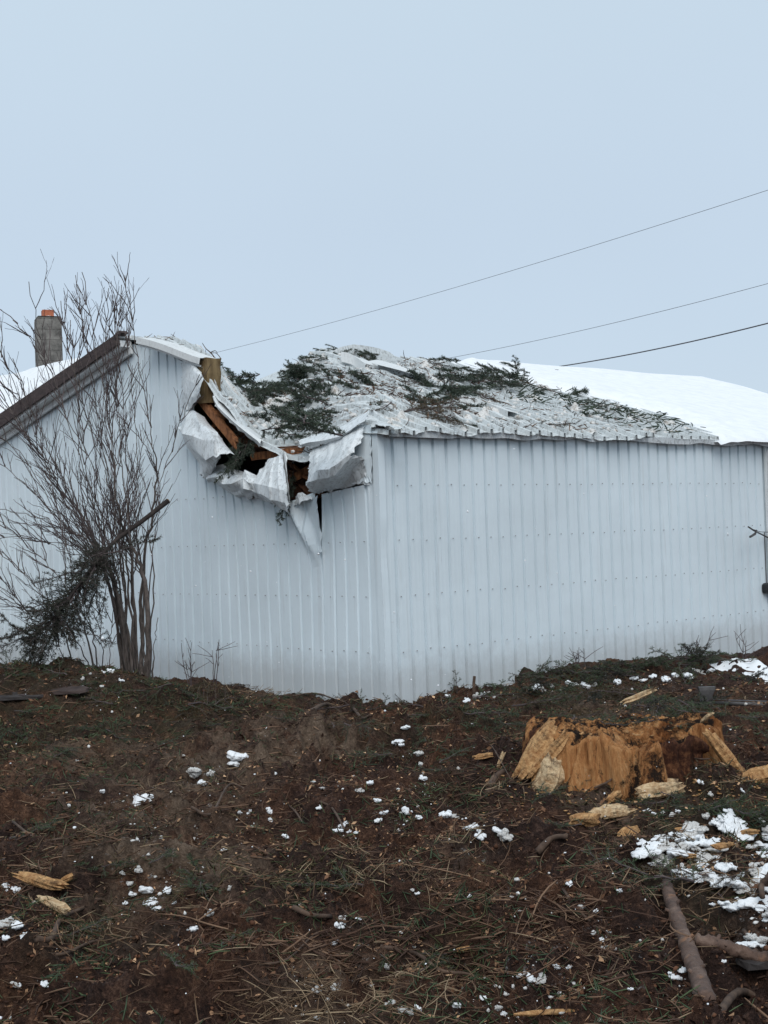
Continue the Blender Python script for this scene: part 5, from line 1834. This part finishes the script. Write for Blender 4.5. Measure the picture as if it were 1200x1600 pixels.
def slab(px, py, L, W, H, yaw, tilt, label, mat='slab', seed=0):
    r = np.random.default_rng(seed)
    p = gpt(px, py)
    n = 14
    V = []; 
    for z in (1, -1):
        for k in range(n):
            a = 2 * math.pi * k / n
            q = (abs(math.cos(a)) ** 5 + abs(math.sin(a)) ** 5) ** (-1 / 5)
            rr = q * (r.uniform(.9, 1.05) if z == 1 else 1)
            V.append((math.cos(a) * rr * L / 2, math.sin(a) * rr * W / 2, z * H / 2 + r.normal(0, H * .1)))
    F = [tuple(range(n)), tuple(range(n, 2 * n))[::-1]] + [(k, n + k, n + (k + 1) % n, (k + 1) % n) for k in range(n)]
    me = mesh_from('slab', np.array(V), F)
    o = obj('dark_slab', me, M[mat])
    o.matrix_basis = Matrix.Translation(Vector(p) + Vector((0, 0, H * .1))) @ Matrix.Rotation(yaw, 4, 'Z') @ Matrix.Rotation(tilt, 4, 'X')
    return tag(o, label, 'slab')


slab(30, 1092, 0.50, 0.22, 0.03, 0.1, 0.12, 'flat dark grey slab on the rise at the far left', seed=1)
slab(100, 1084, 0.50, 0.20, 0.03, -0.1, 0.14, 'dark brown slab lying right of the grey one on the rise', 'brown', 2)
slab(1186, 1502, 0.16, 0.12, 0.02, 0.5, 0.05, 'flat dark slab in the soil beside the logs at the right edge', seed=3)

# long-handled maul on the dirt behind the stump
hp = gpt(1104, 1100)
maul = thing('splitting_maul', tuple(hp), 'dark maul with wide head upright and long handle lying behind the stump', 'maul')
Ym = hp[1]
mb = MB()
rings = []
for py, hw_, dp in ((1073, 13, .030), (1078, 12, .035), (1086, 8.5, .035), (1094, 9, .035), (1103, 10.5, .032), (1110, 11, .03)):
    c = at(1104 - (py - 1073) * 0.03, py, Ym); w = hw_ / FPX * Ym
    rings.append([c + np.array((sx * w, sy * dp, 0)) for sx, sy in ((-1, -1), (1, -1), (1, 1), (-1, 1), (-1, -1))])
mb.grid(np.array(rings)); mb.add(rings[0][:4], [(0, 1, 2, 3)])
child(mb.build('head', M['iron']), maul)
mb = MB(); mb.tube([at(1108, 1098, Ym), at(1160, 1100, Ym - .1), at(1230, 1103, Ym - .25)], [.016, .02, .022], 8)
child(mb.build('handle', M['iron'], None, True), maul)
mb = MB(); mb.tube([at(1108, 1093, Ym + .05), at(1160, 1094.5, Ym + .05), at(1230, 1097, Ym)], .005, 5)
child(mb.build('cord', M['wire']), maul)

# ------------------------------------------------------------------ snow on the ground
def snow_lump_geo(seed, n=7):
    """crumbly clump: many small lumps fused into a heap"""
    r = np.random.default_rng(seed)
    mb = MB()
    for k in range(n * 4):
        q = r.normal(0, 1, 3) * np.array((.42, .36, .20)) + (0 if k % 3 else 1) * np.array((r.normal(0, .35), r.normal(0, .3), 0))
        q = q * min(1, .62 / max(.01, np.hypot(q[0], q[1])))
        rad = r.uniform(.14, .36) * (1.15 - 0.4 * min(1.5, np.hypot(q[0], q[1])))
        if k == 0: q, rad = np.zeros(3), .52
        if rad < .06: continue
        na, nz = 9, 6
        th = np.linspace(0, 2 * np.pi, na + 1); ph = np.linspace(0.02, np.pi - 0.02, nz)
        T, Pp = np.meshgrid(th, ph)
        d = np.stack([np.cos(T) * np.sin(Pp), np.sin(T) * np.sin(Pp), np.cos(Pp)], -1)
        f = 1 + 0.9 * (fbm(d[..., 0] * 2.2 + k * 3 + d[..., 2] * 2, d[..., 1] * 2.2 + d[..., 2] * 2.2 + seed, seed, 2) - .5)
        mb.grid(np.abs(q * np.array((0, 0, 1))) + q * np.array((1, 1, 0)) + d * (rad * f)[..., None] * np.array((1, 1, .8)))
    raw = mesh_from('snow_clump', np.concatenate(mb.v), mb.f, False)
    tmp = bpy.data.objects.new('snow_clump', raw)
    COL.objects.link(tmp)
    md = tmp.modifiers.new('fuse', 'REMESH'); md.mode = 'VOXEL'; md.voxel_size = 0.055; md.use_smooth_shade = True
    dg = bpy.context.evaluated_depsgraph_get()
    me = bpy.data.meshes.new_from_object(tmp.evaluated_get(dg))
    bpy.data.objects.remove(tmp); bpy.data.meshes.remove(raw)
    n_ = len(me.vertices)
    co = np.empty(n_ * 3, np.float32); me.vertices.foreach_get('co', co)
    co = co.reshape(-1, 3)
    co += ((fbm(co[:, 0] * 7 + co[:, 2] * 5, co[:, 1] * 7 + co[:, 2] * 4, seed + 3, 3) - .5)[:, None] * 0.16 * np.array((.5, .5, 1))).astype(np.float32)
    me.vertices.foreach_set('co', co.ravel()); me.update()
    me.name = 'snow_clump'
    me.materials.clear(); me.materials.append(M['snow'])
    return me


lumps = [snow_lump_geo(400 + k, (5, 7, 9, 4, 8, 6, 9)[k]) for k in range(7)]
for k in (3, 5):
    lumps[k].materials[0] = M['dirtysnow']
clump_px = [(372, 1190, 20), (364, 1196, 12), (305, 1222, 18), (330, 1213, 9), (318, 1226, 10), (220, 1254, 15), (232, 1248, 10), (160, 1240, 6), (622, 1162, 9), (634, 1160, 8), (628, 1172, 6), (655, 1190, 8), (658, 1197, 7), (661, 1228, 9), (590, 1262, 7),
            (562, 1238, 9), (578, 1236, 8), (636, 1278, 10), (655, 1280, 8), (600, 1275, 8), (592, 1290, 8), (696, 1275, 11), (710, 1280, 9), (738, 1298, 15), (752, 1308, 11), (790, 1310, 17), (780, 1304, 10),
            (422, 1278, 8), (424, 1284, 7), (500, 1274, 6), (536, 1297, 10), (528, 1302, 8), (545, 1304, 5), (556, 1306, 5), (390, 1272, 6), (375, 1276, 6), (446, 1312, 6), (218, 1388, 9), (228, 1404, 13), (244, 1424, 13), (236, 1414, 13), (208, 1398, 8), (262, 1405, 8), (272, 1412, 6), (192, 1394, 6), (196, 1416, 5),
            (328, 1430, 10), (300, 1455, 11), (530, 1450, 12), (535, 1440, 10), (525, 1480, 9), (645, 1410, 5), (652, 1408, 5), (800, 1405, 5), (732, 1402, 5), (606, 1535, 8), (610, 1575, 10), (628, 1582, 11), (640, 1590, 9), (652, 1580, 8), (520, 1555, 10), (495, 1565, 9), (712, 1578, 10), (755, 1575, 8), (778, 1582, 9), (785, 1594, 8),
            (846, 1540, 13), (830, 1536, 10), (870, 1528, 9), (815, 1530, 8), (890, 1520, 8), (940, 1470, 6), (942, 1490, 5), (968, 1420, 6), (890, 1395, 7), (930, 1432, 6), (1012, 1340, 13), (1020, 1332, 10), (1030, 1342, 9), (1008, 1346, 9), (1118, 1292, 13), (1104, 1298, 8), (1010, 1270, 7), (1022, 1275, 6), (1052, 1278, 7), (1036, 1272, 6), (1060, 1275, 6),
            (12, 1452, 16), (28, 1462, 10), (40, 1468, 8), (14, 1388, 15), (25, 1396, 10), (10, 1478, 8), (70, 1540, 8), (30, 1545, 7), (20, 1540, 8), (165, 1052, 6), (172, 1050, 7), (130, 1062, 5), (190, 1068, 5), (700, 1090, 7), (745, 1092, 8), (730, 1096, 7), (755, 1088, 6),
            (845, 1080, 9), (838, 1082, 8), (862, 1078, 7), (900, 1072, 10), (915, 1075, 9), (888, 1068, 8), (930, 1072, 7), (965, 1068, 8), (990, 1062, 9), (1005, 1066, 8), (1020, 1058, 8), (1040, 1064, 9), (1055, 1058, 8), (1075, 1056, 9), (1095, 1052, 9), (1080, 1064, 7), (1110, 1050, 8),
            (1055, 1528, 12), (1068, 1534, 9), (985, 1560, 6), (1130, 1505, 6), (1095, 1240, 7), (1110, 1242, 6), (1160, 1240, 5), (1190, 1205, 6), (350, 1330, 6), (360, 1390, 6), (120, 1190, 4), (430, 1210, 4), (490, 1225, 4), (560, 1440, 5), (580, 1545, 6)]
cr_ = np.random.default_rng(66)
for px, py, rp in clump_px:
    p = gpt(px, py)
    sc = rp / FPX * p[1] * 1.12
    o = bpy.data.objects.new('snow_clump', lumps[int(cr_.integers(0, 7))]); COL.objects.link(o)
    o.location = (p[0], p[1], p[2] - sc * 0.02)
    o.rotation_euler = (cr_.normal(0, .25), cr_.normal(0, .25), cr_.uniform(0, 6.28))
    o.scale = (sc * cr_.uniform(.8, 1.2), sc * cr_.uniform(.8, 1.1), sc * cr_.uniform(.7, 1.0))
    w = place(px, py)
    size = 'large' if rp >= 15 else 'small' if rp <= 8 else 'white'
    tag(o, f'{size} snow clump {w}', 'snow', f'{size} snow clumps {w}')


def ground_snow(x0, x1, y0, y1, dd, fth, label):
    x = np.arange(x0, x1, dd); y = np.arange(y0, y1, dd * 1.3)
    X, Y = np.meshgrid(x, y)
    th_ = fth(X, Y)
    Z = sum(terrain(X + 0.07 * math.cos(q), Y + 0.07 * math.sin(q)) for q in np.linspace(0, 2 * math.pi, 8, endpoint=False)) / 8 * 0.75 + terrain(X, Y) * 0.25 + th_
    nr, nc = X.shape
    i = np.arange(nr - 1)[:, None]; j = np.arange(nc - 1)[None, :]
    Q = np.stack([i * nc + j, i * nc + j + 1, (i + 1) * nc + j + 1, (i + 1) * nc + j], -1).reshape(-1, 4)
    keep = (th_.ravel()[Q] > -0.05).any(axis=1)
    me = quads_mesh('snow_patch', np.stack([X, Y, Z], -1).reshape(-1, 3), Q[keep], True)
    return tag(obj('snow_patch', me, M['snow']), label, 'snow')


pr = np.random.default_rng(515)
for k in range(130):
    px = pr.uniform(1000, 1235)
    lo = 1285 + max(0, 1100 - px) * 0.45; hi = 1352 + max(0, px - 1050) * 1.15
    py = pr.uniform(lo, min(hi, 1500))
    if pr.random() < 0.35 * (1100 - px) / 95: continue
    p = gpt(px, py)
    sc = (6 + 14 * pr.random() ** 1.6) / FPX * p[1] * 1.2
    o = bpy.data.objects.new('snow_clump', lumps[int(pr.integers(0, 7))]); COL.objects.link(o)
    o.location = (p[0], p[1], p[2] - sc * 0.05)
    o.rotation_euler = (pr.normal(0, .2), pr.normal(0, .2), pr.uniform(0, 6.28))
    o.scale = (sc * pr.uniform(1.0, 1.5), sc * pr.uniform(.9, 1.4), sc * pr.uniform(.55, .85))
    w = 'upper' if py < 1360 else 'lower'
    tag(o, f'flattened snow lump in the {w} part of the broken snow patch at the right edge', 'snow', f'snow lumps of the {w} patch at the right edge')
gc = gpt(1175, 1045, 12, 20)
ground_snow(gc[0] - 1.0, gc[0] + 1.8, gc[1] - 1.4, gc[1] + 1.4, 0.03,
            lambda X, Y: (0.8 * gs(X, Y, gc[0] + .55, gc[1] + .1, 1.05, .7) - 0.30 + (fbm(X * 3, Y * 3, 511, 4, .6) - .5) * .4) * .13,
            'smooth white snow bank against the right end of the long wall')

# ------------------------------------------------------------------ litter (nobody could count it)
def ribbons(name, X, Y, L, wd, mat, label, seed, lift=(0.0, 0.03), rise=0.25, curl=0.25, z=None, k=5):
    r = np.random.default_rng(seed)
    n = len(X)
    a = r.uniform(0, 2 * np.pi, n)
    el = r.normal(0.04, rise, n)
    d = np.stack([np.cos(a) * np.cos(el), np.sin(a) * np.cos(el), np.abs(np.sin(el))], 1)
    side = np.stack([-np.sin(a), np.cos(a), np.zeros(n)], 1)
    t = np.linspace(-0.5, 0.5, k)
    cu = r.normal(0, curl, n)
    sagz = r.normal(0, 0.12, n)
    C = d[:, None, :] * (t[None, :, None] * L[:, None, None]) + side[:, None, :] * ((t ** 2)[None, :, None] * (cu * L)[:, None, None])
    C[..., 2] += ((0.25 - t ** 2)[None, :] * (sagz * L)[:, None])
    zb = terrain(X, Y) if z is None else z
    C = C + np.stack([X, Y, zb + r.uniform(lift[0], lift[1], n)], 1)[:, None, :]
    # keep the pieces from diving far below the ground
    up = np.cross(d, side)
    ang = r.uniform(0, np.pi, n)
    W = side * np.cos(ang)[:, None] + np.cross(side, d) * np.sin(ang)[:, None]
    W2 = np.cross(W, d)
    wv = wd[:, None, None] * np.interp(np.linspace(0, 1, k), (0, .25, .75, 1), (.7, 1, .9, .35))[None, :, None]
    V = np.stack([C + W[:, None, :] * wv, C - W[:, None, :] * wv * 0.5 + W2[:, None, :] * wv * 0.8, C - W[:, None, :] * wv * 0.5 - W2[:, None, :] * wv * 0.8], 2)  # n,k,3,3
    base = (np.arange(n) * k * 3)[:, None, None]
    i = np.arange(k - 1)[None, :, None]; j = np.arange(3)[None, None, :]
    jj = (j + 1) % 3
    Q = np.stack([base + i * 3 + j, base + i * 3 + jj, base + (i + 1) * 3 + jj, base + (i + 1) * 3 + j], -1).reshape(-1, 4)
    me = quads_mesh(name, V.reshape(-1, 3), Q)
    return tag(obj(name, me, M[mat]), label, 'litter', None, 'stuff')


r1 = np.random.default_rng(77)
def dens_straw(X, Y):
    return np.clip(0.05 + 0.9 * sstep((fbm(X * 2.2, Y * 2.2, 601, 3) - 0.54) / 0.12) + 0.5 * field(X, Y, TANP), 0.03, 1)
X, Y = scatter_by(3600, r1, dens_straw)
ribbons('dry_grass', X, Y, .03 + .17 * r1.random(len(X)) ** 2, r1.uniform(.0010, .0022, len(X)) * (1 + Y / 14), 'straw', 'dry straw and dead grass strewn over the churned soil', 78, (0.0, 0.03), 0.25, 0.25)
X, Y = scatter_by(11000, r1, lambda X, Y: np.clip(0.07 + sstep((fbm(X * 1.7, Y * 1.7, 611, 3) - .52) / .12), .05, 1))
ribbons('twig_litter', X, Y, .04 + .24 * r1.random(len(X)) ** 3 , r1.uniform(.0015, .0042, len(X)) * (1 + Y / 20), 'twiglit', 'small dark twigs and roots strewn over the churned soil', 79, (0.0, 0.03), 0.22, 0.3)
X, Y = scatter_by(20000, r1, lambda X, Y: np.clip((0.25 + 0.9 * field(X, Y, GRNP)) * sstep((fbm(X * 2.6, Y * 2.6, 621, 3) - .50) / .12), .005, 1))
ribbons('needle_litter', X, Y, r1.uniform(.02, .07, len(X)) * (1 + Y / 25), r1.uniform(.0012, .0026, len(X)) * (1 + Y / 10), 'needle', 'crushed green spruce needles mixed into the soil', 80, (0.0, 0.03), 0.6, 0.2, k=3)
X, Y = scatter_by(12000, r1, lambda X, Y: np.clip((0.3 + 0.8 * field(X, Y, GRNP)) * sstep((fbm(X * 2.6 + 9, Y * 2.6, 631, 3) - .48) / .12), .01, 1), ymin=6)
ribbons('brown_needle_litter', X, Y, r1.uniform(.02, .09, len(X)) * (1 + Y / 25), r1.uniform(.0012, .0028, len(X)) * (1 + Y / 10), 'needle_brown', 'browned spruce needles mixed into the soil', 81, (0.0, 0.03), 0.6, 0.2, k=3)
# matted heaps of roots and twigs
X0 = []; Y0 = []
for px, py, n, sp in ((230, 1425, 130, .16), (640, 1365, 120, .2), (700, 1480, 110, .14), (560, 1255, 140, .3), (150, 1330, 110, .22), (420, 1290, 120, .25), (820, 1420, 100, .18), (900, 1500, 110, .15), (350, 1500, 90, .14), (780, 1330, 110, .2), (60, 1260, 90, .2),
                      (330, 1265, 120, .25), (480, 1230, 110, .3), (690, 1235, 110, .3), (960, 1420, 80, .15), (540, 1480, 90, .14), (100, 1500, 80, .12), (850, 1560, 80, .1), (620, 1180, 120, .35), (1000, 1480, 70, .12)):
    g = gpt(px, py)
    n = int(n * 0.6)
    X0.append(g[0] + r1.normal(0, sp, n)); Y0.append(g[1] + r1.normal(0, sp * 0.9, n))
X = np.concatenate(X0); Y = np.concatenate(Y0)
ribbons('matted_roots', X, Y, .05 + .22 * r1.random(len(X)) ** 2, r1.uniform(.0009, .0024, len(X)) * (1 + Y / 20), 'twiglit', 'matted heaps of dark roots and twigs in the churned soil', 91, (0.0, 0.07), 0.32, 0.45)
# grass tufts
X0 = []; Y0 = []
for px, py, n, sp in ((430, 1085, 260, .25), (620, 1365, 130, .18), (520, 1578, 260, .12), (430, 1588, 160, .12), (620, 1590, 120, .1), (690, 1520, 120, .14), (120, 1465, 160, .15), (1080, 1375, 200, .25), (740, 1330, 90, .1), (260, 1240, 150, .25), (330, 1215, 130, .25),
                      (440, 1400, 80, .1), (560, 1390, 60, .08), (920, 1530, 60, .12), (1150, 1410, 120, .15), (350, 1080, 120, .25), (120, 1325, 90, .15), (470, 1575, 100, .1), (780, 1240, 80, .12), (560, 1340, 140, .2)):
    g = gpt(px, py)
    n = int(n * 0.55)
    X0.append(g[0] + r1.normal(0, sp, n)); Y0.append(g[1] + r1.normal(0, sp, n))
X = np.concatenate(X0); Y = np.concatenate(Y0)
ribbons('dry_grass_tufts', X, Y, r1.uniform(.05, .17, len(X)), r1.uniform(.0010, .002, len(X)) * (1 + Y / 14), 'straw', 'tufts of bent dry grass in the soil', 82, (0.01, 0.05), 0.5, 0.35)
X0 = []; Y0 = []
for px, py, n, sp in ((450, 1360, 60, .08), (560, 1365, 60, .1), (440, 1405, 80, .08), (490, 1460, 110, .12), (110, 1475, 200, .12), (680, 1510, 150, .12), (390, 1475, 70, .07), (1080, 1385, 160, .2), (780, 1400, 40, .06), (710, 1415, 50, .08), (500, 1375, 60, .08), (60, 1440, 100, .1), (750, 1465, 40, .05), (330, 1390, 60, .08)):
    g = gpt(px, py)
    n = int(n * 0.28)
    X0.append(g[0] + r1.normal(0, sp, n)); Y0.append(g[1] + r1.normal(0, sp, n))
X = np.concatenate(X0); Y = np.concatenate(Y0)
ribbons('green_grass', X, Y, r1.uniform(.05, .16, len(X)), r1.uniform(.0012, .0024, len(X)), 'grass', 'sparse green grass blades in the soil', 83, (0.01, 0.03), 0.6, 0.6)
# clods and snow crumbs
X, Y = scatter_by(9000, r1, lambda X, Y: np.clip(0.25 + 1.3 * (fbm(X * 1.2, Y * 1.2, 641, 3) - .4) - field(X, Y, TANP), .02, 1))
crumbs('soil_clods', np.stack([X, Y, terrain(X, Y) + .004], 1), (.004 + .010 * r1.random(len(X)) ** 2.5) * (0.6 + Y / 14), 'clod', 'dark crumbled clods of soil', 84, .75, cat_='soil')
X, Y = scatter_by(8000, r1, lambda X, Y: np.clip(0.006 + 0.95 * field(X, Y, SNOWP) * sstep((fbm(X * 5, Y * 5, 651, 3) - .48) / .1), .0, 1))
crumbs('snow_crumbs', np.stack([X, Y, terrain(X, Y) + .008], 1), (.0015 + .012 * r1.random(len(X)) ** 5) * (0.6 + Y / 10), 'dirtysnow', 'white crumbs of snow scattered over the soil', 85, .7, cat_='snow')

def flakes(name, X, Y, L, mat, label, seed, z=None):
    r = np.random.default_rng(seed)
    n = len(X)
    a = r.normal(0, 1, (n, 3)); a[:, 2] *= 0.6; a /= np.linalg.norm(a, axis=1)[:, None]
    b = np.cross(a, r.normal(0, 1, (n, 3))); b /= np.linalg.norm(b, axis=1)[:, None] + 1e-9
    c = np.stack([X, Y, (terrain(X, Y) if z is None else z) + 0.003 + r.uniform(-.1, .8, n) * L], 1)
    w = L * r.uniform(.15, .6, n)
    nrm = np.cross(a, b)
    V = np.stack([c - a * L[:, None], c - b * w[:, None] + nrm * (L * r.normal(0, .25, n))[:, None], c + a * L[:, None], c + b * w[:, None]], 1)
    me = quads_mesh(name, V.reshape(-1, 3), np.arange(n * 4).reshape(-1, 4))
    return tag(obj(name, me, M[mat]), label, 'litter', None, 'stuff')


X, Y = scatter(215000, r1, 3.3, 15.5, 0.42)
k = r1.random(len(X)) < np.clip(0.35 + 1.8 * (fbm(X * 2.2, Y * 2.2, 701, 3) - .42), .12, 1) * (1 - 0.6 * np.clip(field(X, Y, TANP), 0, 1))
X, Y = X[k], Y[k]
flakes('soil_duff', X, Y, (.004 + .015 * r1.random(len(X)) ** 2.2) * (0.6 + Y / 13), 'duff', 'crumbled bark, needles and humus covering the soil', 90)

# litter on the roof
n = 9000
S = r1.uniform(0.05, 6.3, n); T = r1.uniform(0.0, PEAK_T - .05, n)
clear = sstep((S - 2.6) / 1.6) * (1 - sstep((T - 2.2) / 1.0))
k = r1.random(n) < np.clip(0.12 + 2.6 * (fbm(S * 1.1, T * 1.1, 661, 3) - .45), .03, 1) * (1 - 0.75 * clear) * (1.6 - 0.8 * sstep((S - 3.0) / 1.0))
S, T = S[k], T[k]
Pp = roof_pt(S, T)
ribbons('roof_litter', Pp[:, 0], Pp[:, 1], .03 + .22 * r1.random(len(S)) ** 2, r1.uniform(.003, .009, len(S)), 'twiglit', 'dark twigs and needles strewn over the smashed roof', 86, (0.01, 0.06), 0.5, 0.5, z=Pp[:, 2])
n = 1800
S = r1.uniform(0.05, 6.6, n); T = r1.uniform(0.0, PEAK_T - .05, n)
k = r1.random(n) < np.clip(0.15 + 2.2 * (fbm(S * 1.4 + 5, T * 1.4, 671, 3) - .44), .03, 1)
S, T = S[k], T[k]
Pp = roof_pt(S, T)
crumbs('roof_snow_crumbs', Pp + UP * 0.03, r1.uniform(.010, .050, len(S)), 'dirtysnow', 'broken lumps of snow on the smashed roof', 87, .7, cat_='snow')
n = 1500
S = r1.uniform(4.6, 6.6, n) - 0.0; T = r1.uniform(0.0, PEAK_T * .75, n)
k = r1.random(n) < np.clip(2.4 * (fbm(S * 1.8 + 5, T * 1.8, 681, 3) - .42), .02, 1) * (1 - sstep((S - 5.9) / .6))
Pp = roof_pt(S[k], T[k])
ribbons('roof_edge_litter', Pp[:, 0], Pp[:, 1], r1.uniform(.05, .22, k.sum()), r1.uniform(.005, .012, k.sum()), 'needle_roof', 'dark needles and twigs along the edge of the roof snow', 88, (0.05, 0.16), 0.3, 0.5, z=Pp[:, 2])

# ------------------------------------------------------------------ falling snow
n = 1100
Y = 2.2 + 11.0 * r1.random(n) ** 0.8
X = r1.uniform(-.36, .36, n) * Y
Z = CAMZ + r1.uniform(-.42, .42, n) * Y
ok = (Z > terrain(X, Y) + .03) & (Z < CAMZ + 0.06 * Y)
crumbs('snowflakes', np.stack([X, Y, Z], 1)[ok], r1.uniform(.0014, .0036, ok.sum()), 'snow', 'falling snowflakes in the air before the shed', 89, 1.0, cat_='snow')
